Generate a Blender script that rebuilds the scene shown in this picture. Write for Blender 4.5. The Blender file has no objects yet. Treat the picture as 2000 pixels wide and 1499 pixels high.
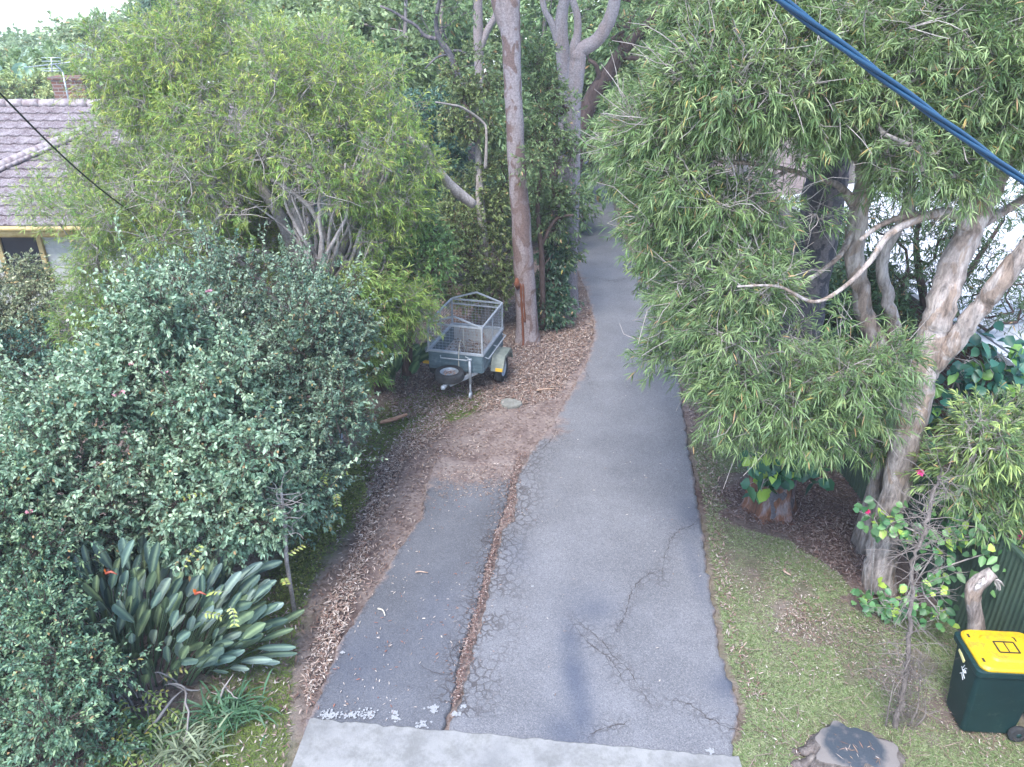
import bpy, math, random
import numpy as np
from mathutils import Vector, Matrix

# ---------------------------------------------------------------- camera, world, sun
S = bpy.context.scene
H = 7.0; PITCH = math.radians(26.0); F = 1522.0
cam = bpy.data.cameras.new('camera'); camo = bpy.data.objects.new('camera', cam)
S.collection.objects.link(camo); S.camera = camo
camo.location = (0, 0, H); camo.rotation_euler = (math.radians(90) - PITCH, 0, 0)
cam.sensor_width = 36.0; cam.lens = F / 2000.0 * 36.0
cam.clip_start = 0.05; cam.clip_end = 2000
SUN_EL, SUN_ROT = math.radians(58), math.radians(-155)
w = bpy.data.worlds.new('World'); S.world = w; w.use_nodes = True
nt = w.node_tree
sky = nt.nodes.new('ShaderNodeTexSky'); sky.sky_type = 'NISHITA'; sky.sun_disc = False
sky.sun_elevation = SUN_EL; sky.sun_rotation = SUN_ROT
sky.air_density = 1.0; sky.dust_density = 1.0; sky.ozone_density = 1.2
bg = nt.nodes['Background']; bg.inputs['Strength'].default_value = 0.15
tcw = nt.nodes.new('ShaderNodeTexCoord'); mx = nt.nodes.new('ShaderNodeVectorMath'); mx.operation = 'MAXIMUM'; mx.inputs[1].default_value = (-1, -1, .05)
nt.links.new(tcw.outputs['Generated'], mx.inputs[0]); nt.links.new(mx.outputs[0], sky.inputs[0])
nt.links.new(sky.outputs[0], bg.inputs['Color'])
sl = bpy.data.lights.new('sun', 'SUN'); sl.energy = 1.5; sl.angle = math.radians(30); sl.color = (1, 0.96, 0.9)
so = bpy.data.objects.new('sun', sl); S.collection.objects.link(so)
sd = Vector((math.sin(SUN_ROT) * math.cos(SUN_EL), math.cos(SUN_ROT) * math.cos(SUN_EL), math.sin(SUN_EL)))
so.rotation_euler = sd.to_track_quat('Z', 'Y').to_euler()
S.view_settings.view_transform = 'Standard'; S.view_settings.look = 'None'
S.view_settings.exposure = 2.0; S.view_settings.gamma = 1.0; S.view_settings.use_curve_mapping = False
S.cycles.max_bounces = 6; S.cycles.diffuse_bounces = 3; S.cycles.transparent_max_bounces = 6
S.cycles.transmission_bounces = 3

R = np.random.default_rng(7)
random.seed(7)
COL = S.collection
cP, sP = math.cos(PITCH), math.sin(PITCH)

# ---------------------------------------------------------------- survey helpers
def at(px, py, Y):
    """world point standing at distance Y seen in that direction"""
    t = math.tan(PITCH + math.atan((py - 749.5) / F))
    z = H - Y * t
    return np.array([(px - 1000) / F * (Y * cP + (H - z) * sP), Y, z])
def gd(px, py, z=0.0):
    """world point on a level z"""
    t = math.tan(PITCH + math.atan((py - 749.5) / F))
    return at(px, py, (H - z) / t)
def mpp(px, py, Y):
    z = at(px, py, Y)[2]
    return (Y * cP + (H - z) * sP) / F

# ---------------------------------------------------------------- object helpers
def tag(o, label=None, cat=None, group=None, kind=None):
    if label: o['label'] = label
    if cat: o['category'] = cat
    if group: o['group'] = group
    if kind: o['kind'] = kind
    return o
def thing(name, label, cat, loc=(0, 0, 0), rz=0.0, group=None):
    o = bpy.data.objects.new(name, None); COL.objects.link(o)
    o.empty_display_size = 0.2
    o.location = loc; o.rotation_euler = (0, 0, rz)
    return tag(o, label, cat, group)

class MB:
    """mesh builder: verts, polygons (tri/quad/ngon), optional colours"""
    def __init__(s): s.v = []; s.f = []; s.n = 0; s.c = []; s.smooth = True
    def add(s, verts, faces, col=None):
        verts = np.asarray(verts, float).reshape(-1, 3)
        s.v.append(verts)
        if isinstance(faces, np.ndarray): s.f.append(faces + s.n)
        else:
            by = {}
            for f in faces: by.setdefault(len(f), []).append(f)
            for k in by: s.f.append(np.array(by[k]) + s.n)
        s.n += len(verts)
        if col is not None:
            c = np.asarray(col, float)
            if c.ndim == 1: c = np.tile(c, (len(verts), 1))
            s.c.append(c)
        return s
    def box(s, c, d, rz=0.0, rot=None, col=None):
        x, y, z = [k / 2 for k in d]
        v = np.array([(-x,-y,-z),(x,-y,-z),(x,y,-z),(-x,y,-z),(-x,-y,z),(x,-y,z),(x,y,z),(-x,y,z)])
        if rot is None:
            ca, sa = math.cos(rz), math.sin(rz)
            rot = np.array([[ca,-sa,0],[sa,ca,0],[0,0,1]])
        v = v @ np.asarray(rot).T + np.array(c)
        return s.add(v, [(0,3,2,1),(4,5,6,7),(0,1,5,4),(1,2,6,5),(2,3,7,6),(3,0,4,7)], col)
    def bar(s, a, b, t, t2=None, up=(0,0,1)):
        a = np.array(a, float); b = np.array(b, float); d = b - a; L = np.linalg.norm(d); d /= L
        u = np.cross(d, up)
        if np.linalg.norm(u) < 1e-4: u = np.cross(d, (1,0,0))
        u /= np.linalg.norm(u); v_ = np.cross(u, d)
        return s.box((a + b) / 2, (t, L, t2 or t), rot=np.stack([u, d, v_], 1))
    def tube(s, P, r, sides=8, cap=True, col=None, rough=0.0, seed=0, lobes=0.0):
        P = np.asarray(P, float); n = len(P)
        r = np.broadcast_to(np.asarray(r, float), (n,))
        T = np.gradient(P, axis=0); T /= np.linalg.norm(T, axis=1)[:, None] + 1e-9
        up = np.array([0.13, 0.21, 1.0]) if abs(T[0][2]) < 0.8 else np.array([1.0, 0.1, 0])
        N = np.zeros_like(P); a = np.cross(T[0], up); a /= np.linalg.norm(a); N[0] = a
        for i in range(1, n):
            a = N[i-1] - T[i] * np.dot(N[i-1], T[i]); N[i] = a / (np.linalg.norm(a) + 1e-9)
        B = np.cross(T, N)
        th = np.linspace(0, 2 * math.pi, sides, endpoint=False)
        rr = np.tile(r[:, None], (1, sides))
        if rough > 0:
            rg = np.random.default_rng(seed)
            k = np.arange(n)[:, None]
            m = np.zeros((n, sides))
            for q in range(5):
                m += np.sin(th[None] * (q + 2) + k * rg.uniform(.05, .5) + rg.uniform(0, 6)) * rg.uniform(.3, 1) / (q + 1)
            m += rg.normal(0, .35, (n, sides))
            rr = rr * (1 + rough * m)
        v = P[:, None] + rr[:, :, None] * (N[:, None] * np.cos(th)[None, :, None] + B[:, None] * np.sin(th)[None, :, None])
        v = v.reshape(-1, 3)
        i = np.arange(n - 1)[:, None] * sides; j = np.arange(sides)[None]; j2 = (j + 1) % sides
        q = np.stack([i + j, i + j2, i + sides + j2, i + sides + j], -1).reshape(-1, 4)
        fs = s.n
        s.v.append(v); s.f.append(q + fs); s.n += len(v)
        if cap:
            s.f.append(np.array([list(range(sides))[::-1]]) + fs)
            s.f.append(np.array([list(range((n-1)*sides, n*sides))]) + fs)
        if col is not None: s.c.append(np.tile(np.asarray(col, float), (len(v), 1)))
        return s
    def sticks(s, A, B, ra, rb, col=None):
        """many straight three-sided twigs at once"""
        A = np.asarray(A, float); B = np.asarray(B, float); n = len(A)
        if n == 0: return s
        d = B - A; d /= np.linalg.norm(d, axis=1)[:, None] + 1e-9
        u = np.cross(d, np.array([0.3, 0.5, 0.81])); u /= np.linalg.norm(u, axis=1)[:, None] + 1e-9
        w_ = np.cross(d, u)
        V = []
        for base, r in ((A, ra), (B, rb)):
            for k in range(3):
                t = k * 2.0944
                V.append(base + r * (u * math.cos(t) + w_ * math.sin(t)))
        V = np.stack(V, 1).reshape(-1, 3)
        o = np.arange(n)[:, None] * 6
        q = np.concatenate([o + np.array([[k, (k+1) % 3, 3 + (k+1) % 3, 3 + k]]) for k in range(3)], 0)
        return s.add(V, q, col)
    def lathe(s, prof, c=(0,0,0), axis='z', n=24, closed=False):
        prof = np.array(prof, float); m = len(prof); th = np.linspace(0, 2*math.pi, n, endpoint=False)
        v = np.zeros((m, n, 3))
        r, h = prof[:, 0][:, None], prof[:, 1][:, None]
        if axis == 'z': v[..., 0] = r*np.cos(th); v[..., 1] = r*np.sin(th); v[..., 2] = h
        if axis == 'x': v[..., 1] = r*np.cos(th); v[..., 2] = r*np.sin(th); v[..., 0] = h
        if axis == 'y': v[..., 2] = r*np.cos(th); v[..., 0] = r*np.sin(th); v[..., 1] = h
        v = v.reshape(-1, 3) + np.array(c)
        fs = []
        for i in range(m if closed else m - 1):
            for j in range(n):
                i2 = (i + 1) % m
                fs.append((i*n + j, i*n + (j+1) % n, i2*n + (j+1) % n, i2*n + j))
        return s.add(v, fs)
    def build(s, name, mat, parent=None, smooth=True, off=None, kind=None):
        V = np.concatenate(s.v) if s.v else np.zeros((0, 3))
        if off is not None: V = V - np.array(off)
        me = bpy.data.meshes.new(name)
        me.vertices.add(len(V)); me.vertices.foreach_set('co', V.astype(np.float32).ravel())
        loops = np.concatenate([f.ravel() for f in s.f]); tot = np.concatenate([np.full(len(f), f.shape[1]) for f in s.f])
        st = np.concatenate([[0], np.cumsum(tot)[:-1]])
        me.loops.add(len(loops)); me.loops.foreach_set('vertex_index', loops.astype(np.int32))
        me.polygons.add(len(tot)); me.polygons.foreach_set('loop_start', st.astype(np.int32))
        me.polygons.foreach_set('loop_total', tot.astype(np.int32))
        me.polygons.foreach_set('use_smooth', np.full(len(tot), smooth))
        if s.c:
            C = np.concatenate(s.c)
            if C.shape[1] == 3: C = np.concatenate([C, np.ones((len(C), 1))], 1)
            a = me.color_attributes.new('Col', 'FLOAT_COLOR', 'POINT'); a.data.foreach_set('color', C.astype(np.float32).ravel())
        me.update(calc_edges=True); me.validate()
        me.materials.append(mat)
        o = bpy.data.objects.new(name, me); COL.objects.link(o)
        if parent is not None: o.parent = parent
        if kind: o['kind'] = kind
        return o

# ---------------------------------------------------------------- materials
def mat(name, col=(.5,.5,.5), rough=.6, metal=0.0, spec=.5):
    m = bpy.data.materials.new(name); m.use_nodes = True
    b = m.node_tree.nodes['Principled BSDF']
    b.inputs['Base Color'].default_value = (*col, 1); b.inputs['Roughness'].default_value = rough
    b.inputs['Metallic'].default_value = metal; b.inputs['Specular IOR Level'].default_value = spec
    return m
class NT:
    def __init__(s, m): s.m = m; s.t = m.node_tree; s.b = s.t.nodes['Principled BSDF']; s._co = None
    def n(s, typ, **kw):
        k = s.t.nodes.new(typ)
        for a, v in kw.items(): setattr(k, a, v)
        return k
    def co(s, scale=(1,1,1), which='Object'):
        tc = s.n('ShaderNodeTexCoord'); mp = s.n('ShaderNodeMapping'); mp.inputs['Scale'].default_value = scale
        s.t.links.new(tc.outputs[which], mp.inputs[0]); return mp.outputs[0]
    def noise(s, scale, detail=4, rough=.6, vec=None, out='Fac', dist=0.0):
        k = s.n('ShaderNodeTexNoise'); k.inputs['Scale'].default_value = scale
        k.inputs['Detail'].default_value = detail; k.inputs['Roughness'].default_value = rough
        k.inputs['Distortion'].default_value = dist
        s.t.links.new(vec if vec is not None else s.co(), k.inputs['Vector']); return k.outputs[out]
    def vor(s, scale, vec=None, feature='F1', out='Distance', rnd=1.0):
        k = s.n('ShaderNodeTexVoronoi', feature=feature); k.inputs['Scale'].default_value = scale
        k.inputs['Randomness'].default_value = rnd
        s.t.links.new(vec if vec is not None else s.co(), k.inputs['Vector']); return k.outputs[out]
    def ramp(s, fac, stops):
        k = s.n('ShaderNodeValToRGB'); e = k.color_ramp.elements
        while len(e) < len(stops): e.new(0.5)
        for el, (p, c) in zip(e, stops):
            el.position = p; el.color = (*c, 1) if len(c) == 3 else c
        s.t.links.new(fac, k.inputs[0]); return k.outputs[0]
    def g(s, fac, a, b): return s.ramp(fac, [(a, (0,0,0)), (b, (1,1,1))])
    def mix(s, fac, a, b, mode='MIX'):
        k = s.n('ShaderNodeMix', data_type='RGBA', blend_type=mode)
        for i, v in ((0, fac), (6, a), (7, b)):
            if isinstance(v, (int, float)): k.inputs[i].default_value = v
            elif isinstance(v, tuple): k.inputs[i].default_value = (*v, 1)
            else: s.t.links.new(v, k.inputs[i])
        return k.outputs[2]
    def math(s, op, a, b=0.0):
        k = s.n('ShaderNodeMath', operation=op)
        for i, v in ((0, a), (1, b)):
            if isinstance(v, (int, float)): k.inputs[i].default_value = v
            else: s.t.links.new(v, k.inputs[i])
        return k.outputs[0]
    def attr(s, name, out='Color'):
        k = s.n('ShaderNodeAttribute', attribute_name=name); return k.outputs[out]
    def col(s, c): s.t.links.new(c, s.b.inputs['Base Color']); return s
    def rough(s, c): s.t.links.new(c, s.b.inputs['Roughness']); return s
    def bump(s, h, strength=.5, dist=.02):
        k = s.n('ShaderNodeBump'); k.inputs['Strength'].default_value = strength; k.inputs['Distance'].default_value = dist
        s.t.links.new(h, k.inputs['Height']); s.t.links.new(k.outputs[0], s.b.inputs['Normal']); return s

def leaf_mat(name, rough=.45, trans=.25, spec=.5):
    m = mat(name, rough=rough, spec=spec); t = NT(m)
    a = t.attr('Col'); t.col(a)
    tr = t.n('ShaderNodeBsdfTranslucent'); ms = t.n('ShaderNodeMixShader'); ms.inputs[0].default_value = trans
    c2 = t.mix(0.5, a, (.35, .45, .05), 'MIX'); c2 = t.mix(.6, a, c2)
    t.t.links.new(c2, tr.inputs[0])
    out = t.t.nodes['Material Output']
    t.t.links.new(t.b.outputs[0], ms.inputs[1]); t.t.links.new(tr.outputs[0], ms.inputs[2]); t.t.links.new(ms.outputs[0], out.inputs[0])
    return m
LEAF = leaf_mat('narrow_leaf', .5, .24, .35)
GLOSS = leaf_mat('glossy_leaf', .4, .16, .45)
DRYLEAF = leaf_mat('dry_leaf', .8, .1, .1)
GRASSM = leaf_mat('grass_blade', .6, .3, .2)

def bark_mat(name, stops, scale=3.0, zs=.3, bump=.6, patches=None, patchscale=5, strip=0, fine=30, fm=.55):
    m = mat(name, rough=.85, spec=.2); t = NT(m)
    v = t.co((1, 1, zs))
    n1 = t.noise(scale, 6, .65, v, dist=.6); c = t.ramp(n1, stops)
    if patches:
        pv = t.noise(patchscale, 3, .5, t.co((1, 1, .6)), dist=1.2)
        c = t.mix(t.g(pv, .52, .57), c, patches)
    fn = t.noise(fine, 4, .7, t.co((1, 1, .25 if strip else 1)))
    c = t.mix(t.g(fn, .3, .65), t.mix(fm, c, (.03, .025, .025)), c)
    t.col(c); t.bump(t.math('ADD', fn, t.math('MULTIPLY', n1, .8)), bump, .03)
    return m
BARK_GUM = bark_mat('smooth_gum_bark', [(.3, (.21, .19, .2)), (.45, (.33, .3, .32)), (.6, (.3, .24, .235)), (.75, (.4, .38, .4))], 1.6, .35, .3)
BARK_PINK = bark_mat('pink_gum_bark', [(.3, (.19, .135, .125)), (.42, (.28, .225, .225)), (.58, (.34, .3, .315)), (.75, (.26, .2, .2))], 1.7, .22, .4, (.2, .14, .13), 3.2)
BARK_SPOT = bark_mat('spotted_gum_bark', [(.35, (.07, .07, .085)), (.5, (.11, .105, .125)), (.7, (.16, .15, .17))], 2.4, .5, .3, (.22, .19, .2), 7)
BARK_BASE = bark_mat('weathered_base_bark', [(.35, (.06, .035, .03)), (.5, (.22, .1, .06)), (.62, (.3, .26, .28)), (.75, (.38, .2, .12))], 3.0, .3, .8, strip=1)
BARK_PAPER = bark_mat('papery_bark', [(.3, (.2, .16, .14)), (.45, (.46, .39, .36)), (.6, (.55, .49, .47)), (.74, (.42, .28, .19))], 4.0, .16, 1.2, (.4, .31, .26), 3.0, strip=1, fine=15, fm=.78)
BARK_GREY = bark_mat('grey_twig_bark', [(.35, (.28, .25, .24)), (.6, (.5, .45, .43))], 5, .4, .4)
BARK_STUMP = bark_mat('stump_bark', [(.35, (.09, .075, .07)), (.55, (.2, .17, .16)), (.7, (.3, .27, .25))], 6, .5, .8, strip=1)
BARK_TWIG = bark_mat('dull_twig_bark', [(.35, (.15, .125, .115)), (.6, (.3, .26, .24))], 5, .4, .4)
BARK_BROWN = bark_mat('brown_bark', [(.35, (.07, .045, .04)), (.6, (.16, .11, .1))], 5, .3, .8, strip=1)

# ---------------------------------------------------------------- leaves
LG_ = 1.0
def nrm(a): return a / (np.linalg.norm(a, axis=-1, keepdims=True) + 1e-9)
def leaves(mb, P, D, L, W, C, tmpl='lance', droop=.25, up=None):
    n = len(P); L = np.broadcast_to(L, (n,)); W = np.broadcast_to(W, (n,))
    D = nrm(D)
    ref = R.normal(0, .7, (n, 3)) + (np.array([0, 0, 1.0]) if up is None else up)
    Sd = nrm(np.cross(D, ref)); Nn = np.cross(Sd, D)
    g = np.zeros((n, 3)); g[:, 2] = -1
    def pt(t, s_, lift=0.0):
        return P + D * (L * t)[:, None] + Sd * (W * s_)[:, None] + g * (L * droop * t * t)[:, None] + Nn * (W * lift)[:, None]
    if tmpl == 'lance':
        V = np.stack([pt(0, 0), pt(.38, -.5, .12), pt(.38, .5, .12), pt(.72, -.38, .1), pt(.72, .38, .1), pt(1, 0)], 1)
        q = np.array([[1, 2, 4, 3]]); tr = np.array([[0, 2, 1], [3, 4, 5]]); k = 6
    elif tmpl == 'oval':
        V = np.stack([pt(0, 0), pt(.3, -.46, .16), pt(.3, .46, .16), pt(.68, -.42, .14), pt(.68, .42, .14), pt(1, 0), pt(.5, 0, -.05)], 1)
        q = np.zeros((0, 4), int); tr = np.array([[0, 6, 1], [1, 6, 3], [3, 6, 5], [0, 2, 6], [2, 4, 6], [4, 5, 6]]); k = 7
    elif tmpl == 'quad':
        V = np.stack([pt(0, 0), pt(.45, -.5), pt(1, 0), pt(.45, .5)], 1); q = np.array([[0, 3, 2, 1]]); tr = np.zeros((0, 3), int); k = 4
    elif tmpl == 'blade':
        V = np.stack([pt(0, -.5), pt(0, .5), pt(.6, .3), pt(.6, -.3), pt(1, 0)], 1); q = np.array([[0, 1, 2, 3]]); tr = np.array([[3, 2, 4]]); k = 5
    o = np.arange(n)[:, None, None] * k
    base = mb.n
    mb.v.append(V.reshape(-1, 3)); mb.n += n * k
    if len(q): mb.f.append((o + q[None]).reshape(-1, q.shape[1]) + base)
    if len(tr): mb.f.append((o + tr[None]).reshape(-1, 3) + base)
    mb.c.append(np.repeat(np.clip(C * LG_, 0, .8), k, axis=0))

def palette(cols, n, k=None):
    cols = np.array(cols, float); x = R.uniform(0, len(cols) - 1.001, n) if k is None else np.clip(k, 0, .999) * (len(cols) - 1)
    i = x.astype(int); f = (x - i)[:, None]
    return cols[i] * (1 - f) + cols[np.minimum(i + 1, len(cols) - 1)] * f

def blob_world(blobs, lumps=0):
    out = []
    if lumps:
        big = []
        for (px, py, Y, rx, ry, rd) in blobs:
            big.append((px, py, Y, rx * .86, ry * .84, rd * .9))
            for k in range(lumps):
                a = R.uniform(0, 6.283); e = R.uniform(-.9, .5); s_ = R.uniform(.26, .52); c_ = math.cos(e)
                big.append((px + rx * c_ * math.cos(a) * .88, py + ry * c_ * math.sin(a) * .88, Y + rd * math.sin(e) * .9, rx * s_ * R.uniform(.7, 1.4), ry * s_ * R.uniform(.7, 1.4), rd * s_))
        blobs = big
    for (px, py, Y, rx, ry, rd) in blobs:
        m = mpp(px, py, Y); out.append((at(px, py, Y), np.array([rx * m, rd, ry * m])))
    return out
def clump_centres(bw, n, shell=.75, front=.6, overlap=.75, gap=.25, minz=.15, excl=None):
    wts = np.array([r[0] * r[2] * .7 + r[1] * r[2] * .3 for _, r in bw]); wts /= wts.sum()
    out = []; outn = []
    ph = R.uniform(0, 6, 6)
    while len(out) < n:
        i = R.choice(len(bw), p=wts); c, r = bw[i]
        d = nrm(R.normal(0, 1, 3))
        if d[1] > 0 and R.random() < front: d[1] *= -1
        q = 1 - .22 * R.random() ** 1.3 if R.random() < shell else R.random() ** .4 * .85
        p = c + d * r * q
        if p[2] < minz: continue
        if R.random() < overlap:
            if any(np.sum(((p - c2) / r2) ** 2) < .72 for j, (c2, r2) in enumerate(bw) if j != i): continue
        nz = math.sin(p[0]*1.9+ph[0]) * math.sin(p[2]*2.3+ph[1]) + math.sin(p[0]*4.1+ph[2]+p[1]) * math.sin(p[2]*4.7+ph[3]) * .8
        if nz < -1.2 + gap * 2 and R.random() < .8: continue
        if excl is not None and excl(p): continue
        out.append(p); outn.append(nrm(d / r))
    return np.array(out), np.array(outn)
def foliage(mb, C, Nn, twigs, per, L, W, pal, tl=(.2, .42), spread=.9, upb=.25, tmpl='lance', splay=.8, tip=None, droop=.25, tw=None, tippow=3, cl=.5):
    """twigs fan out of every clump, leaves sit round every twig"""
    n = len(C)
    D = nrm(Nn[:, None] * .7 + R.normal(0, spread, (n, twigs, 3)) + np.array([0, 0, upb]))
    TL = R.uniform(*tl, (n, twigs))
    A = C[:, None] + R.normal(0, .06, (n, twigs, 3))
    t = R.uniform(.15, 1.0, (n, twigs, per)) ** .55
    P = A[:, :, None] + D[:, :, None] * (TL[:, :, None] * t)[..., None]
    P[..., 2] -= (t * TL[:, :, None]) ** 2 * droop * .8
    pd = R.normal(0, 1, P.shape); LD = nrm(D[:, :, None] + nrm(pd) * splay)
    m = n * twigs * per
    key = (R.random((n, 1, 1)) * cl + R.random((n, twigs, 1)) * .25 + R.random((n, twigs, per)) * (.75 - cl))
    key = key.reshape(-1)
    col = palette(pal, m, key)
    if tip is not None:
        kt = (np.broadcast_to(t, (n, twigs, per)) ** tippow * (R.random((n, twigs, 1)) > .45) * np.clip(.35 + .9 * (P[..., 2] - C[:, 2].min()) / (np.ptp(C[:, 2]) + .01), 0, 1.1)).reshape(-1, 1) * R.uniform(.3, 1, (m, 1))  # new-growth tint, strengthened with height to paint sunlit crown tops into the colour
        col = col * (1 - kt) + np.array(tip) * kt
    col = col * R.uniform(.7, 1.3, (m, 1))
    odd = R.random(m) < .025; col[odd] = palette([(.3, .26, .08), (.24, .15, .08), (.34, .22, .12)], int(odd.sum()))
    leaves(mb, P.reshape(-1, 3), LD.reshape(-1, 3), L * R.uniform(.65, 1.25, m), W * R.uniform(.7, 1.2, m), col, tmpl, droop)
    if tw is not None:
        E = A + D * (TL * .9)[..., None]
        tw.sticks(A.reshape(-1, 3), E.reshape(-1, 3), .004, .002)
    return A

def skeleton(limbs, targets, rtip=.006, power=.5, bend=.12, maxr=None, step=.35):
    """limbs: list of (points, radii); thin branches grow to every target from the nearest wood"""
    N = []; par = []; fixed = []; chains = []
    for P, r in limbs:
        P = np.asarray(P, float)
        for k in range(len(P)):
            N.append(P[k]); par.append(len(N) - 2 if k else -1); fixed.append(float(r[k]))
    nfix = len(N)
    root = N[0]
    order = np.argsort(np.linalg.norm(targets - root, axis=1))
    arr = np.array(N); rootd = np.linalg.norm(arr - root, axis=1)
    buf = np.zeros((len(N) + len(targets) * 14, 3)); buf[:len(N)] = arr; cnt = len(N)
    for ti in order:
        p = targets[ti]
        d = np.linalg.norm(buf[:cnt] - p, axis=1) + .18 * np.maximum(0, buf[:cnt, 2] - p[2]) 
        j = int(np.argmin(d)); q = buf[j]; dist = np.linalg.norm(p - q)
        k = int(min(12, max(1, dist / step)))
        ch = [j]; prev = j
        side = R.normal(0, bend * dist, 3)
        for s_ in range(1, k + 1):
            u = s_ / k
            x = q * (1 - u) + p * u + side * math.sin(math.pi * u) + np.array([0, 0, 1]) * .12 * dist * math.sin(math.pi * u)
            if s_ < k: x = x + R.normal(0, .03 * dist / k + .012, 3)
            buf[cnt] = x; par.append(prev); fixed.append(0); prev = cnt; ch.append(cnt); cnt += 1
        chains.append(ch)
    desc = np.zeros(cnt)
    for ch in chains: desc[ch[-1]] += 1
    for i in range(cnt - 1, nfix - 1, -1):
        desc[par[i]] += desc[i]
    rad = rtip * np.maximum(desc, 1) ** power
    if maxr: rad = np.minimum(rad, maxr)
    out = []
    for ch in chains:
        rr = rad[ch].copy(); rr[0] = min(rr[1] * 1.05, rad[ch[0]]) if ch[0] >= nfix else rr[1] * 1.1
        out.append((buf[ch].copy(), rr))
    return out

def smooth_poly(P, n):
    P = np.asarray(P, float); k = len(P)
    t = np.linspace(0, k - 1, n); out = np.zeros((n, P.shape[1]))
    for a, u in enumerate(t):
        i = min(int(u), k - 2); f = u - i
        p0 = P[max(i-1, 0)]; p1 = P[i]; p2 = P[i+1]; p3 = P[min(i+2, k-1)]
        out[a] = .5 * ((2*p1) + (-p0+p2)*f + (2*p0-5*p1+4*p2-p3)*f*f + (-p0+3*p1-3*p2+p3)*f**3)
    return out
def limb(pts, per=6, wob=.0):
    """pts: (px, py, Y, width in photo px) -> smooth world polyline and radii"""
    P = np.array([list(at(a, b, c)) + [d * mpp(a, b, c) / 2] for a, b, c, d in pts])
    Q = smooth_poly(P, (len(P) - 1) * per + 1)
    if wob: Q[1:-1, :3] += R.normal(0, wob, (len(Q) - 2, 3))
    return Q[:, :3], np.maximum(Q[:, 3], .004)
# ================================================================ GROUND AND ROAD
def wpoly(pts, z=0.0): return np.array([gd(a, b, z)[:2] for a, b in pts])
def sdist(P, poly):
    """signed distance, positive inside"""
    d = np.full(len(P), 1e9); ins = np.zeros(len(P), bool); m = len(poly)
    for i in range(m):
        a, b = poly[i], poly[(i + 1) % m]; e = b - a
        t = np.clip(((P - a) @ e) / (e @ e + 1e-12), 0, 1)
        d = np.minimum(d, np.linalg.norm(P - a - t[:, None] * e, axis=1))
        c = ((a[1] > P[:, 1]) != (b[1] > P[:, 1])) & (P[:, 0] < (b[0]-a[0]) * (P[:, 1]-a[1]) / (b[1]-a[1] + 1e-12) + a[0])
        ins ^= c
    return np.where(ins, d, -d)
def ldist(P, line):
    d = np.full(len(P), 1e9)
    for a, b in zip(line[:-1], line[1:]):
        e = b - a; t = np.clip(((P - a) @ e) / (e @ e + 1e-12), 0, 1)
        d = np.minimum(d, np.linalg.norm(P - a - t[:, None] * e, axis=1))
    return d
def wav(P, s, seed):
    rg = np.random.default_rng(seed); o = np.zeros(len(P))
    for k in range(8):
        a = rg.uniform(0, 6.28); f = s * rg.uniform(.5, 2.2)
        o += np.sin((P[:, 0] * math.cos(a) + P[:, 1] * math.sin(a)) * f + rg.uniform(0, 6.28))
    return o / 4
RIGHT = [(1440,1499),(1443,1470),(1438,1440),(1452,1392),(1432,1330),(1412,1270),(1396,1180),(1385,1090),(1372,1010),(1358,930),(1346,860),(1334,780),(1320,700),(1300,640),(1272,570),(1238,505),(1212,455),(1200,405),(1192,365),(1186,330),(1200,290)]
LEFT = [(858,1499),(866,1440),(900,1345),(916,1290),(934,1215),(950,1150),(976,1040),(999,1020),(1003,985),(1006,940),(1028,890),(1075,830),(1120,755),(1146,700),(1158,660),(1157,625),(1146,580),(1125,530),(1118,480),(1122,430),(1130,385),(1132,350),(1130,290)]
SR = [(856,1499),(862,1440),(892,1345),(901,1290),(923,1215),(943,1150),(969,1040),(991,990),(999,940),(1014,885)]
SL = [(585,1450),(600,1405),(640,1310),(665,1250),(700,1195),(745,1130),(775,1075),(822,1012),(824,985),(832,945),(850,905)]
def yx(pts):
    W_ = np.array([gd(a, b)[:2] for a, b in pts]); i = np.argsort(W_[:, 1]); return W_[i, 1], W_[i, 0]
RY, RX = yx(RIGHT); LY, LX = yx(LEFT); SRY, SRX = yx(SR); SLY, SLX = yx(SL)
Z_grass_r = wpoly([(1400,1499),(1450,1440),(1460,1380),(1425,1290),(1400,1150),(1380,1000),(1362,900),(1350,850),(1430,840),(1500,900),(1460,960),(1400,1000),(1450,1030),(1560,1060),(1640,1120),(1690,1180),(1850,1200),(2040,1499),(2100,1700),(1400,1700)])
Z_grass_l = wpoly([(360,1499),(420,1300),(500,1150),(560,1060),(630,960),(690,880),(760,780),(860,760),(945,765),(930,800),(860,830),(790,860),(745,890),(725,960),(690,1030),(640,1090),(600,1160),(575,1260),(565,1400),(555,1499),(530,1700),(200,1700)])
Z_grass_f = wpoly([(-400,700),(0,700),(120,720),(150,820),(0,900),(-400,900)])
Z_soil = wpoly([(590,1340),(640,1170),(700,1060),(690,1000),(740,900),(800,830),(860,800),(880,830),(790,900),(750,990),(720,1080),(690,1180),(660,1260),(600,1390)])
Z_lit_r = wpoly([(1390,960),(1470,940),(1560,880),(1620,890),(1720,1050),(1760,1180),(1640,1120),(1540,1050),(1430,1010)])
Z_bare_r = wpoly([(1500,1230),(1560,1160),(1650,1170),(1740,1230),(1800,1330),(1780,1420),(1700,1330),(1600,1290)])
P_road = np.array([(x, y) for x, y in zip(LX, LY)] + [(x, y) for x, y in zip(RX[::-1], RY[::-1])])
def edge_axis(a, b, st, far, grow=1.18):
    v = list(np.arange(a, b + 1e-6, st)); d = st
    while v[-1] < far: d *= grow; v.append(v[-1] + d)
    d = st
    lo = [v[0]]
    while lo[0] > (-far if a < 0 else -60): d *= grow; lo.insert(0, lo[0] - d)
    return np.array(lo[:-1] + v)
gx = edge_axis(-13, 11, .1, 260); gy = edge_axis(3, 34, .1, 300)
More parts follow.
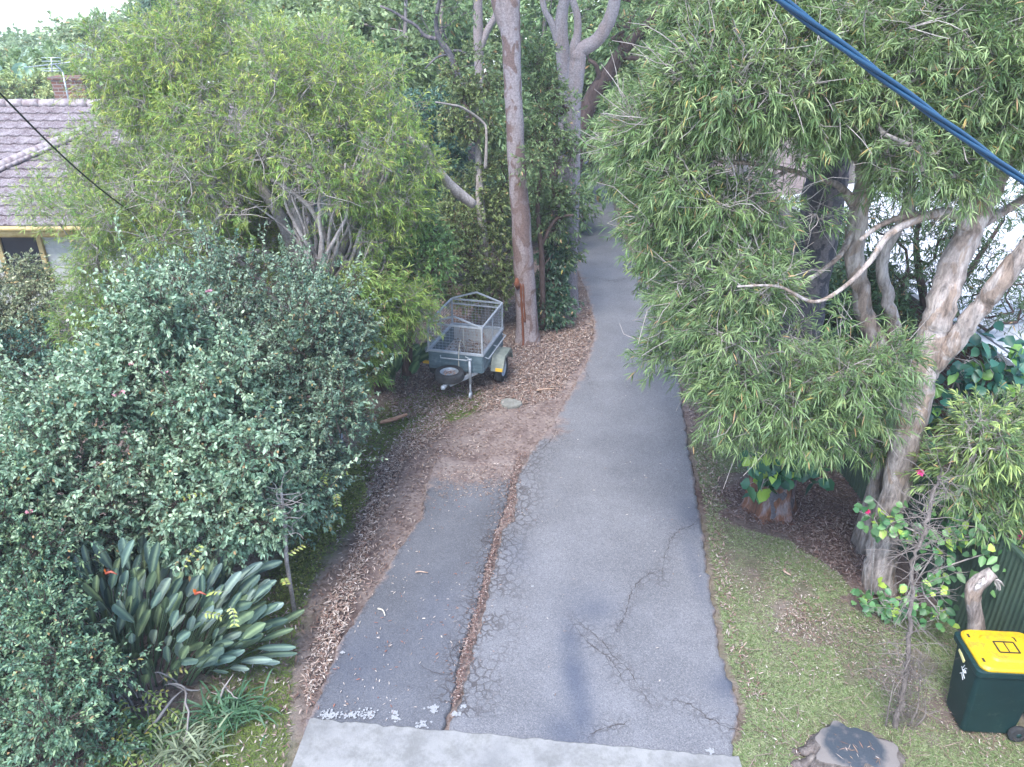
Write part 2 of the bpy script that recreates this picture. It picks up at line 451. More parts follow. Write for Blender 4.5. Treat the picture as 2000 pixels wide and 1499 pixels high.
X, Y_ = np.meshgrid(gx, gy); P2 = np.stack([X.ravel(), Y_.ravel()], 1)
n1 = wav(P2, 2.2, 1) * .5 + wav(P2, 7, 2) * .35 + wav(P2, 20, 3) * .25
def zone(poly, soft=.12, jit=.3): return 1 / (1 + np.exp(-(sdist(P2, poly) + n1 * jit) / soft))
zg = np.maximum.reduce([zone(Z_grass_r), zone(Z_grass_l), zone(Z_grass_f)])
zs = zone(Z_soil, .1, .25)
zl = zone(Z_lit_r, .3, .9)
zb = zone(Z_bare_r, .25, .8)
rd = sdist(P2, P_road)
near_r = np.exp(-np.maximum(0, -rd) / .18)
zg = zg * (1 - zl) * (1 - zb) * (1 - zs)
hz = -.03 + n1 * .012 + wav(P2, 1.1, 9) * .012
hz = np.where(P2[:, 1] > 40, 0, hz)
hz = hz - np.clip(P2[:, 1] - 88, 0, 120) * .35
hz -= np.exp(-np.maximum(0, -rd) / .25) * .01
# the bank the shrubs stand on rises a little
g = MB()
nx_, ny_ = len(gx), len(gy)
i = (np.arange(ny_ - 1)[:, None] * nx_ + np.arange(nx_ - 1)[None]).ravel()
g.add(np.stack([P2[:, 0], P2[:, 1], hz], 1), np.stack([i, i + 1, i + nx_ + 1, i + nx_], 1), np.stack([zg, np.clip(zl + .0, 0, 1), zs, zb], 1)[:, :3])
def dirt_col(t):
    dirt = t.ramp(t.noise(2.2, 6, .65), [(.3, (.13, .095, .09)), (.5, (.21, .165, .155)), (.7, (.28, .235, .22))])
    fl = t.vor(26, t.co((1, 1, 1)), out='Color'); sf = t.n('ShaderNodeSeparateColor'); t.t.links.new(fl, sf.inputs[0])
    dirt = t.mix(t.math('MULTIPLY', t.g(sf.outputs[0], .7, .85), .6), dirt, (.32, .25, .22))
    dirt = t.mix(t.math('MULTIPLY', t.g(sf.outputs[1], .75, .9), .6), dirt, (.08, .05, .045))
    return dirt
m = mat('earth', rough=.95, spec=.1); t = NT(m)
z = t.attr('Col'); sep = t.n('ShaderNodeSeparateColor'); t.t.links.new(z, sep.inputs[0])
dirt = dirt_col(t)
gr = t.ramp(t.noise(9, 5, .7), [(.3, (.09, .105, .06)), (.55, (.15, .17, .09)), (.75, (.26, .24, .17))])
lit = t.ramp(t.noise(14, 5, .7), [(.35, (.05, .03, .028)), (.55, (.13, .085, .075)), (.72, (.22, .17, .15))])
soil = t.ramp(t.noise(8, 5, .7), [(.35, (.035, .026, .028)), (.6, (.085, .062, .06)), (.75, (.17, .13, .12))])
gp = t.noise(1.7, 5, .7); gr = t.mix(t.math('MULTIPLY', t.g(gp, .48, .6), .75), gr, t.ramp(t.noise(22, 4, .8), [(.35, (.1, .08, .065)), (.55, (.24, .2, .16)), (.7, (.42, .37, .31))]))
c = t.mix(sep.outputs[0], dirt, gr); c = t.mix(sep.outputs[1], c, lit); c = t.mix(sep.outputs[2], c, soil)
t.col(c); t.bump(t.noise(40, 5, .8), .8, .03)
tag(g.build('ground', m), kind='structure')

# asphalt
def asphalt(name, base1, base2):
    m = mat(name, rough=.7, spec=.35); t = NT(m)
    c = t.ramp(t.noise(.9, 5, .6), [(.35, base1), (.65, base2)])
    sp = t.vor(95, out='Color'); ss = t.n('ShaderNodeSeparateColor'); t.t.links.new(sp, ss.inputs[0])
    c = t.mix(t.math('MULTIPLY', t.g(ss.outputs[0], .45, 1.0), .3 if name[0] == 'w' else .16), c, (.42, .41, .42))
    c = t.mix(t.math('MULTIPLY', t.g(ss.outputs[1], .6, 1.0), .5), c, (.05, .05, .055))
    c = t.mix(t.math('MULTIPLY', t.g(t.noise(55, 3, .7), .6, .75), .22 if name[0] == 'w' else .14), c, (.4, .38, .38))
    c = t.mix(t.math('MULTIPLY', t.g(t.noise(4, 6, .75), .55, .75), .3), c, (.1, .1, .11))
    z = t.attr('Col'); sep = t.n('ShaderNodeSeparateColor'); t.t.links.new(z, sep.inputs[0])
    ce = t.vor(9, t.co((1, 1, 1)), 'DISTANCE_TO_EDGE')
    wv = t.noise(7, 3, .6, out='Color'); mv = t.n('ShaderNodeVectorMath', operation='MULTIPLY_ADD'); t.t.links.new(wv, mv.inputs[0])
    mv.inputs[1].default_value = (.14, .14, .14); t.t.links.new(t.co(), mv.inputs[2]); t.t.links.new(mv.outputs[0], ce.node.inputs['Vector'])
    crk = t.math('MULTIPLY', t.math('SUBTRACT', 1.0, t.g(ce, .03, .13)), t.math('MULTIPLY', sep.outputs[0], t.g(t.noise(2.5, 2, .5), .3, .45)))
    c = t.mix(t.math('MULTIPLY', crk, .75), c, (.05, .04, .04))
    c = t.mix(t.math('MULTIPLY', sep.outputs[1], .72), c, (.045, .06, .1))
    dn = t.g(t.math('ADD', sep.outputs[2], t.math('MULTIPLY', t.math('SUBTRACT', t.noise(5, 7, .75), .5), 1.3)), .42, .72)
    c = t.mix(t.math('MULTIPLY', dn, .97), c, dirt_col(t))
    t.col(c)
    t.bump(t.math('SUBTRACT', t.noise(150, 3, .7), t.math('MULTIPLY', crk, 2.0)), .5, .008)
    return m
ASP = asphalt('worn_asphalt', (.125, .128, .143), (.175, .178, .196)); ASP2 = asphalt('patched_asphalt', (.085, .09, .106), (.125, .13, .15))
cr1 = [np.array([gd(a, b)[:2] for a, b in L]) for L in (
    [(1118,1212),(1140,1228),(1165,1248),(1180,1262),(1200,1290),(1225,1312),(1252,1352),(1270,1380)],
    [(1290,1118),(1262,1128),(1240,1150),(1226,1180),(1222,1200),(1212,1222),(1202,1236)],
    [(1378,1004),(1350,1030),(1322,1042),(1306,1068),(1296,1100),(1292,1140)],
    [(1455,1438),(1420,1425),(1385,1408),(1345,1380),(1310,1372)],
    [(1230,1414),(1190,1424),(1150,1440)],
    [(1120,1222),(1150,1262),(1190,1290),(1215,1330)],
    [(1022,900),(1060,880),(1085,845),(1078,810)],
    [(1240,540),(1200,552),(1165,545)],[(1262,700),(1300,712),(1335,705)],[(1105,700),(1135,716),(1160,760)])]
cr2 = [np.array([gd(a, b)[:2] for a, b in L]) for L in (
    [(905,1262),(888,1268),(880,1290),(898,1310)],[(925,1150),(960,1070),(940,1060),(968,1045)],[(822,1012),(832,1000),(826,985),(838,960)],[(880,1320),(850,1318),(820,1305)])]
def surface(name, LYX, RYX, y0, y1, z, m, ncol, dy, masks, jit=.02, dip=0):
    ys = np.arange(y0, y1 + dy, dy); us = np.linspace(0, 1, ncol)
    xl = np.interp(ys, *LYX); xr = np.interp(ys, *RYX)
    jl = sum(np.sin(ys * f + p) for f, p in ((5, 1), (11, 2), (23, .3), (41, 4))) * jit * .6 + R.normal(0, jit * .4, len(ys))
    jr = sum(np.sin(ys * f + p) for f, p in ((4, 2), (13, 1), (21, 3), (37, .4))) * jit * .6 + R.normal(0, jit * .4, len(ys))
    xx = (xl + jl)[:, None] * (1 - us) + (xr + jr)[:, None] * us; yy = np.tile(ys[:, None], (1, ncol))
    P = np.stack([xx.ravel(), yy.ravel()], 1)
    zz = z + wav(P, 1.2, 5) * .004
    Z = zz.reshape(xx.shape)
    if dip: Z -= np.clip((yy - dip + .35 * wav(P, 3.5, 8).reshape(xx.shape)) * .14, 0, .1)
    Z[:, 0] = -.06; Z[:, -1] = -.06; xx[:, 0] = xx[:, 1] - .01; xx[:, -1] = xx[:, -2] + .01
    q = (np.arange(len(ys) - 1)[:, None] * ncol + np.arange(ncol - 1)[None]).ravel()
    b = MB(); b.add(np.stack([xx.ravel(), yy.ravel(), Z.ravel()], 1), np.stack([q, q + 1, q + ncol + 1, q + ncol], 1), masks(P, xl, xr))
    o = b.build(name, m); tag(o, kind='structure'); return o
def spot(P, px, py, rx, ry, ang=0):
    c = gd(px, py)[:2]; d = P - c; ca, sa = math.cos(ang), math.sin(ang)
    return np.exp(-(((d[:, 0]*ca + d[:, 1]*sa) / rx) ** 2 + ((-d[:, 0]*sa + d[:, 1]*ca) / ry) ** 2))
def mk_main(P, xl, xr):
    l = np.interp(P[:, 1], LY, LX); r = np.interp(P[:, 1], RY, RX)
    dl = P[:, 0] - l; dr = r - P[:, 0]
    k = np.minimum(1, np.exp(-(np.maximum(dl, 0) / .45) ** 2)) * (P[:, 1] < 12.3) * (P[:, 1] > 6)
    for L in cr1: k = np.maximum(k, .55 * np.exp(-(ldist(P, L) / .12) ** 2))
    st = np.maximum.reduce([spot(P, 1125, 1340, .16, .95, .02), .7 * spot(P, 1110, 1440, .3, .35), .55 * spot(P, 1150, 1190, .35, .35), .6 * spot(P, 1355, 1010, .3, .55), .75 * spot(P, 1425, 1350, .22, .3), .5 * spot(P, 1360, 1120, .12, .8), .35 * spot(P, 1010, 1090, .25, .4)]) * (1 + .25 * wav(P, 9, 77))
    di = np.maximum(np.exp(-np.maximum(0, dl) / .16) * .9 * (P[:, 1] > 11), np.exp(-np.maximum(0, dr) / .09) * .9)
    di = np.maximum(di, .95 * spot(P, 1130, 700, .25, 1.8, -.1)); di = np.maximum(di, .9 * spot(P, 1065, 830, .5, .8)); di = np.maximum(di, .6 * spot(P, 1140, 560, .3, 2.5))
    return np.stack([k, np.clip(st, 0, 1), di], 1)
def mk_slab(P, xl, xr):
    l = np.interp(P[:, 1], SLY, SLX); r = np.interp(P[:, 1], SRY, SRX)
    dl = P[:, 0] - l; dr = r - P[:, 0]
    k = np.exp(-(np.maximum(dr, 0) / .22) ** 2) * (P[:, 1] > 6.2) + .8 * np.exp(-(np.maximum(dl, 0) / .1) ** 2)
    st = .45 * spot(P, 700, 1290, .5, .6) + .3 * spot(P, 850, 1200, .3, .8)
    di = np.maximum(np.exp(-np.maximum(0, dl) / .1) * .8, 1 / (1 + np.exp(-(P[:, 1] - 10.55 + wav(P, 3, 8) * .45) / .3)))
    return np.stack([np.clip(k, 0, 1), np.clip(st, 0, 1), di], 1)
road = surface('driveway', (LY, LX), (RY, RX), 5.5, 44, .03, ASP, 60, .05, mk_main, .018)
slab = surface('driveway_shoulder', (SLY, SLX), (SRY, SRX), 5.6, 11.75, .022, ASP2, 60, .04, mk_slab, .015, dip=11.05)
CRK = mat('crack_dirt', (.045, .035, .035), .95)
cm = MB()
for L in cr1 + cr2:
    n = max(8, int(np.sum(np.linalg.norm(np.diff(L, axis=0), axis=1)) / .03))
    Q = smooth_poly(L, n); Q += R.normal(0, .008, Q.shape)
    T = nrm(np.gradient(Q, axis=0)); Nn = np.stack([-T[:, 1], T[:, 0]], 1)
    wd = (.0015 + .0036 * np.abs(np.sin(np.arange(n) * .37)) * R.uniform(.3, 1, n)) * np.sin(np.linspace(.15, math.pi - .1, n)) ** .5
    v = np.concatenate([Q - Nn * wd[:, None], Q + Nn * wd[:, None]], 0)
    zc = .038
    k = np.arange(n - 1)
    cm.add(np.concatenate([v, np.full((2 * n, 1), zc)], 1), np.stack([k, k + 1, k + n + 1, k + n], 1))
tag(cm.build('crack', CRK, parent=road))

# concrete apron
m = mat('concrete', rough=.8, spec=.3); t = NT(m)
c = t.ramp(t.noise(1.6, 7, .7), [(.3, (.19, .192, .195)), (.5, (.26, .26, .26)), (.7, (.31, .31, .3))])
c = t.mix(t.math('MULTIPLY', t.g(t.noise(60, 4, .8), .55, .7), .35), c, (.3, .3, .29))
c = t.mix(t.math('MULTIPLY', t.g(t.noise(3.5, 8, .8), .45, .62), .7), c, (.15, .15, .145))
t.col(c); t.bump(t.noise(90, 3, .7, t.co((1, .25, 1))), .4, .008)
A0, A1 = gd(607, 1407)[:2], gd(1441, 1482)[:2]
b = MB(); n = 90
for_top = []
xs = np.linspace(0, 1, n)
e = A0[None] * (1 - xs[:, None]) + A1[None] * xs[:, None]; e[:, 1] += R.normal(0, .006, n) + .008 * np.sin(xs * 60)
B0, B1 = gd(572, 1499)[:2], gd(1443, 1560)[:2]
dirv = (B0 - A0) / np.linalg.norm(B0 - A0)
rows = []
for k_, d_ in enumerate((0, .02, .3, .9, 2.2, 4.5)):
    r_ = e + dirv * d_; r_[:, 0] = np.linspace(r_[0, 0], A1[0] + .02 * d_, n)
    rows.append(np.concatenate([r_, np.full((n, 1), .045 if k_ else .03)], 1))
sk = rows[0].copy(); sk[:, 2] = -.08; rows.insert(0, sk)
V = np.concatenate(rows); q = (np.arange(len(rows) - 1)[:, None] * n + np.arange(n - 1)[None]).ravel()
b.add(V, np.stack([q, q + 1, q + n + 1, q + n], 1))
lft = np.array([r[0] for r in rows[1:]]); lo = lft.copy(); lo[:, 2] = -.1; k = len(lft)
b.add(np.concatenate([lft, lo]), [(i, i + 1, i + 1 + k, i + k) for i in range(k - 1)])
rgt = np.array([r[-1] for r in rows[1:]]); lo = rgt.copy(); lo[:, 2] = -.1
b.add(np.concatenate([rgt, lo]), [(i + k, i + 1 + k, i + 1, i) for i in range(k - 1)])
tag(b.build('concrete_apron', m, smooth=False), kind='structure')
# pale lime crust flaked onto the asphalt along the concrete
LM = mat('lime_crust', (.3, .31, .33), .9); NT(LM).bump(NT(LM).noise(80), .6, .01)
lb = MB()
for (px, py, rx) in [(650,1400,.14),(690,1402,.1),(720,1400,.16),(775,1408,.09),(772,1396,.06),(825,1420,.1),(850,1388,.09),(848,1395,.05),(890,1400,.07),(1387,1473,.06),(905,1385,.04),(640,1404,.1),(670,1280,.03),(1040,1150,.02)]:
    c0 = gd(px, py)[:2]
    for _ in range(int(34 * rx / .06)):
        c1 = c0 + R.normal(0, rx * .38, 2) * np.array([1, .6]); r = R.uniform(.003, .015)
        th = np.linspace(0, 6.283, 10)[:-1]; rr = r * R.uniform(.55, 1.3, 9)
        v = np.stack([c1[0] + rr*np.cos(th), c1[1] + rr*np.sin(th), np.full(9, .041 + R.uniform(0, .003))], 1)
        lb.add(v, [tuple(range(9))])
tag(lb.build('lime_crust', LM, smooth=False), 'pale lime crust flaked over the asphalt along the concrete edge', kind='stuff')

# ---------------------------------------------------------------- litter and grass lying on the ground
def scatter(poly, n, box=None, keep=None):
    lo, hi = poly.min(0), poly.max(0); out = np.zeros((0, 2))
    while len(out) < n:
        P = R.uniform(lo, hi, (n * 3, 2)); P = P[sdist(P, poly) > 0]
        if keep is not None: P = P[keep(P)]
        out = np.concatenate([out, P])
    return out[:n]
def litter(mb, P, pal, L=(.035, .09), W=.014, z=.0, lift=.02, ang=.35):
    n = len(P); a = R.uniform(0, 6.283, n)
    D = np.stack([np.cos(a), np.sin(a), R.normal(0, ang, n)], 1)
    P3 = np.concatenate([P, (z + R.uniform(0, lift, n))[:, None]], 1)
    leaves(mb, P3, D, R.uniform(*L, n), W * R.uniform(.6, 1.4, n), palette(pal, n) * R.uniform(.7, 1.25, (n, 1)), 'lance', .02, up=np.array([0, 0, 2.5]))
BROWN = [(.3, .23, .2), (.16, .09, .075), (.42, .35, .31), (.24, .14, .11), (.5, .43, .39), (.12, .07, .06), (.36, .26, .2)]
PALE = [(.42, .36, .32), (.55, .49, .45), (.3, .22, .19), (.2, .12, .1)]
lm = MB()
left_zone = wpoly([(560,1499),(575,1400),(600,1390),(660,1255),(695,1190),(742,1130),(770,1078),(818,1012),(828,945),(848,905),(1015,885),(1075,820),(1140,690),(1154,640),(1140,570),(1118,500),(1120,400),(900,400),(820,560),(790,700),(720,830),(700,900),(720,1000),(640,1120),(590,1260),(560,1380),(540,1499)])
trail = wpoly([(800,560),(1140,560),(1160,640),(1140,700),(1080,780),(960,800),(850,810),(780,820),(740,760)])
def sparse(P, th=0, s=1.6, seed=21): return wav(P, s, seed) + R.normal(0, .5, len(P)) > th
litter(lm, scatter(left_zone, 15000, keep=lambda P: sparse(P, .0)), BROWN)
litter(lm, scatter(trail, 30000), BROWN, L=(.05, .11), W=.018)
litter(lm, scatter(Z_soil, 2000), PALE, W=.013); litter(lm, scatter(Z_soil, 3500), BROWN, W=.013)
litter(lm, scatter(Z_lit_r, 9000), [(.2, .13, .11), (.12, .07, .065), (.32, .26, .24), (.09, .055, .05)])
edge = wpoly([(1305,640),(1322,690),(1345,800),(1360,900),(1378,1000),(1392,1100),(1405,1190),(1425,1270),(1460,1370),(1500,1360),(1440,1230),(1420,1100),(1410,1000),(1400,900),(1385,800),(1370,700),(1330,600),(1240,440),(1212,440),(1262,560)])
litter(lm, scatter(edge, 5500), BROWN)
litter(lm, scatter(Z_grass_r, 500), [(.2, .14, .11), (.3, .24, .2), (.1, .07, .06)], L=(.12, .3), W=.007, lift=.03, ang=.1)
litter(lm, scatter(Z_bare_r, 900, keep=lambda P: sparse(P, .1, 4)), PALE + BROWN, L=(.03, .06), W=.01)
litter(lm, scatter(Z_grass_r, 3800, keep=lambda P: sparse(P, .3, 3)), PALE + BROWN, L=(.02, .06), W=.009, lift=.02)
litter(lm, scatter(Z_grass_l, 1500), PALE, lift=.04)
under = np.array([(-9, 6), (-2.4, 6), (-2, 12), (-1.5, 22), (-12, 22)]); litter(lm, scatter(under, 9000), [(.07, .045, .04), (.14, .09, .075), (.2, .15, .13)], L=(.06, .12), W=.022)
tag(lm.build('leaf_litter', DRYLEAF), 'dry brown and tan gum leaf litter carpeting the verges and bare dirt', kind='stuff')
# crack filled with leaves along the joint of the two asphalt strips
jm = MB()
ysj = R.uniform(6.2, 11.6, 2600); l_ = np.interp(ysj, SRY, SRX); r_ = np.interp(ysj, LY, LX); u_ = np.where(R.random(2600) < .3, .5 + R.normal(0, 1.1, 2600), R.uniform(-.12, 1.1, 2600))
litter(jm, np.stack([l_ * (1 - u_) + r_ * u_, ysj], 1), [(.27, .17, .15), (.12, .07, .06), (.42, .34, .31), (.18, .1, .085), (.08, .06, .055)], L=(.015, .05), W=.011, z=.022, lift=.02)
def road_pts(n, y0=6.2, y1=16):
    y = R.uniform(y0, y1, n); a = np.interp(y, LY, LX); b_ = np.interp(y, RY, RX); return np.stack([a + (b_ - a) * R.random(n), y], 1)
litter(jm, road_pts(110), PALE, L=(.02, .06), W=.011, z=.04, lift=.006, ang=.05)
slabp = wpoly([(610,1395),(700,1200),(830,1015),(860,915),(1005,905),(965,1060),(890,1340),(865,1430)])
litter(jm, scatter(slabp, 260, keep=lambda P: wav(P, 2.6, 5) > -.2), PALE + [(.35, .14, .1)], L=(.02, .06), W=.011, z=.035, lift=.006, ang=.05)
litter(jm, scatter(slabp, 700, keep=lambda P: P[:, 1] > 10.2), BROWN, L=(.02, .06), W=.011, z=.035, lift=.006, ang=.05)
cst = gd(1668, 1460, .14)[:2]; litter(jm, cst + R.normal(0, .13, (26, 2)), PALE + BROWN, L=(.03, .12), W=.008, z=.158, lift=.006, ang=.04)
tag(jm.build('fallen_leaves', DRYLEAF), 'reddish leaf crumbs filling the long crack and dotting the asphalt', kind='stuff')
def grass(mb, P, h, wd, pal, lean=.6):
    n = len(P); a = R.uniform(0, 6.283, n); D = np.stack([np.cos(a) * lean, np.sin(a) * lean, R.uniform(.35, 1.1, n)], 1)
    P3 = np.concatenate([P, np.full((n, 1), -.03)], 1)
    leaves(mb, P3, D, h * R.uniform(.5, 1.3, n), wd * R.uniform(.6, 1.3, n), palette(pal, n) * R.uniform(.75, 1.2, (n, 1)), 'blade', .5)
gm = MB()
PG = [(.14, .22, .08), (.22, .3, .13), (.36, .38, .23), (.17, .26, .11), (.44, .42, .3)]
notsoil = lambda P: (sdist(P, Z_lit_r) < .0 + wav(P, 4, 3) * .45) & (sdist(P, Z_bare_r) < .05 + wav(P, 5, 4) * .4)
grass(gm, scatter(Z_grass_r, 95000, keep=lambda P: notsoil(P) & (P[:, 1] > 4.4) & (wav(P, 2.8, 31) + R.normal(0, .45, len(P)) > -.35)), .075, .0085, PG, 1.0)
LG = [(.1, .17, .035), (.16, .24, .05), (.22, .27, .08), (.08, .13, .035)]
grass(gm, scatter(Z_grass_l, 26000, keep=lambda P: (P[:, 1] > 4.4) & (wav(P, 2.2, 41) > -.9)), .11, .008, LG, .8)
grass(gm, scatter(wpoly([(800,770),(870,740),(945,765),(930,805),(850,835),(790,860),(735,900),(720,850)]), 4500, keep=lambda P: wav(P, 3, 5) > -.35), .1, .009, [(.12, .22, .04), (.2, .3, .07), (.09, .15, .03)], .8)
grass(gm, scatter(Z_grass_f, 16000), .16, .015, [(.12, .22, .04), (.17, .27, .06)], .8)
grass(gm, scatter(Z_bare_r, 9000, keep=lambda P: sparse(P, .2, 5)), .05, .006, PG, 1.0)
tag(gm.build('grass', GRASSM), 'short patchy green and straw coloured grass on both verges', kind='stuff')
# ================================================================ STRUCTURES
def tile_roof(O, U, V, nu, nv, tile=(.3, .36), mb=None, wave=.013, stepz=.045):
    """O corner at the eave, U along the eave, V up the slope (both full vectors)"""
    O, U, V = map(np.array, (O, U, V)); Lu, Lv = np.linalg.norm(U), np.linalg.norm(V)
    u_, v_ = U / Lu, V / Lv; N = np.cross(u_, v_); N /= np.linalg.norm(N)
    if N[2] < 0: N = -N
    mb = mb or MB(); cu = np.arange(0, Lu + .001, tile[0] / 6); rows = int(Lv / tile[1])
    prof = wave * np.cos(cu / tile[0] * 2 * math.pi) + wave * .5 * np.cos(cu / tile[0] * 4 * math.pi + .6)
    for k in range(rows):
        jit = np.repeat(R.normal(0, .004, int(len(cu) / 6) + 2), 6)[:len(cu)]
        a, b = k * tile[1], (k + 1) * tile[1] + .02
        lo = O + u_ * cu[:, None] + v_ * a + N * (prof + stepz + jit)[:, None]
        hi = O + u_ * cu[:, None] + v_ * b + N * (prof * .9)[:, None]
        bt = O + u_ * cu[:, None] + v_ * a + N * (prof * .9 - .02)[:, None]
        n = len(cu); i = np.arange(n - 1)
        mb.add(np.concatenate([bt, lo, hi]), np.concatenate([np.stack([i, i + 1, i + 1 + n, i + n], 1), np.stack([i + n, i + 1 + n, i + 1 + 2*n, i + 2*n], 1)]))
    return mb
m = mat('lichened_tiles', rough=.85, spec=.2); t = NT(m)
c = t.ramp(t.noise(3, 6, .7), [(.3, (.1, .07, .075)), (.5, (.175, .14, .15)), (.68, (.26, .225, .235))])
c = t.mix(.5, c, t.mix(t.math('MULTIPLY', t.n('ShaderNodeSeparateColor').outputs[0], 0.0), c, (.3, .27, .29)))
c = t.mix(t.math('MULTIPLY', t.g(t.noise(28, 4, .7), .5, .62), .5), c, (.48, .46, .46)); t.col(c); t.bump(t.noise(60), .5, .02)
TILE = m
TILEDK = mat('tile_cap', rough=.85); t = NT(TILEDK); t.col(t.ramp(t.noise(8, 4), [(.35, (.22, .17, .18)), (.65, (.4, .36, .37))]))
CREAM = mat('cream_board', rough=.7); t = NT(CREAM); t.col(t.ramp(t.noise(5, 5), [(.35, (.4, .41, .4)), (.65, (.52, .53, .51))]))
OCHRE = mat('ochre_paint', rough=.6); t = NT(OCHRE); t.col(t.ramp(t.noise(7, 4), [(.35, (.42, .3, .12)), (.65, (.55, .42, .2))]))
GLASS = mat('dark_glass', (.012, .02, .028), .12, spec=.6)
BRICK = mat('dark_brick', rough=.9); t = NT(BRICK)
bk = t.n('ShaderNodeTexBrick'); bk.inputs['Color1'].default_value = (.2, .09, .065, 1); bk.inputs['Color2'].default_value = (.13, .07, .06, 1); bk.inputs['Mortar'].default_value = (.25, .23, .22, 1)
bk.inputs['Scale'].default_value = 1; bk.inputs['Brick Width'].default_value = .24; bk.inputs['Row Height'].default_value = .086; bk.inputs['Mortar Size'].default_value = .01
bv = t.n('ShaderNodeCombineXYZ'); sx = t.n('ShaderNodeSeparateXYZ'); t.t.links.new(t.co(), sx.inputs[0])
t.t.links.new(t.math('ADD', sx.outputs[0], sx.outputs[1]), bv.inputs[0]); t.t.links.new(sx.outputs[2], bv.inputs[1]); t.t.links.new(bv.outputs[0], bk.inputs[0]); t.col(bk.outputs[0])

# --- tiled house on the left
EY, EZ = 16.6, 2.68
hx0, hx1 = -19.0, -4.4
hs = thing('tiled_house', 'cream weatherboard house with pinkish grey lichened tile roof behind the left trees', 'house', ((hx0 + hx1) / 2, 19, 0))
off = hs.location
slope = np.array([0, 4.75, 1.95])
rf = tile_roof((hx0, EY, EZ), (hx1 - hx0, 0, 0), slope, 0, 0)
rf.box(((hx0 + hx1) / 2, EY + 2.42, EZ + .88), (hx1 - hx0, 4.9, .04), rot=np.array(Matrix.Rotation(math.atan2(1.95, 4.75), 3, 'X')))
roof = rf.build('roof', TILE, hs, off=off, smooth=False)
# lower projecting plane in front with its own caps
bk2 = MB(); bk2.box(((hx0 + hx1) / 2, EY + 7.2, EZ + .95), (hx1 - hx0, 5, .05), rot=np.array(Matrix.Rotation(-math.atan2(1.95, 4.75), 3, 'X'))); bk2.build('roof_rear', TILEDK, roof, off=off)
cap = MB()
for x in np.arange(hx0, hx1, .42):
    z0 = EZ + 1.98; cap.tube([(x, EY + 4.78, z0), (x + .43, EY + 4.78, z0 + .012)], [.1, .115], 10)
cap.build('ridge_cap', TILEDK, roof, off=off)
dc = MB()
def onroof(px, py):
    dep = math.tan(PITCH + math.atan((py - 749.5) / F)); tt = (H - EZ - EY * dep) / (4.75 * dep + 1.95)
    p = at(px, py, EY + 4.75 * tt); return p + np.array([0, -.02, .09])
a, b = onroof(-10, 338), onroof(182, 255); nn = 16
for k in range(nn):
    p, q = a + (b - a) * k / nn, a + (b - a) * (k + 1.1) / nn
    dc.tube([p, q + np.array([0, 0, .01])], [.115, .1], 10)
    dc.tube([p + np.array([.02, -.12, -.06]), q + np.array([.02, -.12, -.06])], [.05, .05], 6)
dc.build('hip_cap', TILEDK, roof, off=off)
gt = MB(); gt.box(((hx0 + hx1) / 2, EY - .09, EZ - .03), (hx1 - hx0 + .1, .12, .09)); gt.box(((hx0 + hx1) / 2, EY - .02, EZ - .15), (hx1 - hx0, .035, .17)); gt.build('gutter', OCHRE, hs, off=off)
so_ = MB(); so_.box(((hx0 + hx1) / 2, EY + .22, EZ - .11), (hx1 - hx0, .46, .02)); so_.build('soffit', CREAM, hs, off=off)
wl = MB(); WY = EY + .42
for k in range(18):
    zz = k * .15
    wl.box(((hx0 + hx1) / 2, WY, zz + .075), (hx1 - hx0 - .5, .05, .16), rot=np.array(Matrix.Rotation(.12, 3, 'X')))
wl.box(((hx0 + hx1) / 2, WY + .1, 1.3), (hx1 - hx0 - .5, .1, 2.6)); wl.box((hx1 - .35, WY + 3.6, 1.3), (.1, 7.2, 2.6)); wl.box((hx0 + .35, WY + 3.6, 1.3), (.1, 7.2, 2.6))
wl.build('wall', CREAM, hs, off=off, smooth=False)
fp = MB()
lft = np.array([at(a, b, WY - .05) for a, b in ((6, 455), (10, 455), (18, 510), (22, 510))])
for (c0, c1) in (((-13, 0)), ((77, 0))): pass
def win(xa, xb, z0, z1, nm='window'):
    f = MB(); y = WY - .06
    for x in (xa, xb): f.box((x, y, (z0 + z1) / 2), (.1, .09, z1 - z0 + .1))
    f.box(((xa + xb) / 2, y, z0 - .02), (xb - xa + .2, .12, .08)); f.box(((xa + xb) / 2, y + .002, z1 + .0), (xb - xa - .1, .09, .07))
    fr = f.build(nm, OCHRE, hs, off=off, smooth=False)
    g_ = MB(); g_.box(((xa + xb) / 2, y + .02, (z0 + z1) / 2), (xb - xa - .08, .02, z1 - z0)); g_.build('pane', GLASS, fr, off=off, smooth=False)
xa = at(5, 480, WY)[0]; xb = at(88, 480, WY)[0]
win(xa - .02, xb - .05, 1.35, EZ - .2); win(xa - 1.7, xa - .3, 1.35, EZ - .2); win(-6.3, -5.5, 1.1, EZ - .35)
dp = MB(); dp.tube([(at(150, 500, WY - .1)[0], WY - .1, .1), (at(150, 500, WY - .1)[0], WY - .1, EZ - .1)], .035, 8); dp.build('downpipe', CREAM, hs, off=off)
ch = MB(); cc = at(150, 200, EY + 5.6); ch.box((cc[0] - .0, EY + 5.6, EZ + 2.15), (.85, .5, .75)); ch.box((cc[0], EY + 5.6, EZ + 2.55), (.95, .6, .07)); ch.build('chimney', BRICK, roof, off=off, smooth=False)

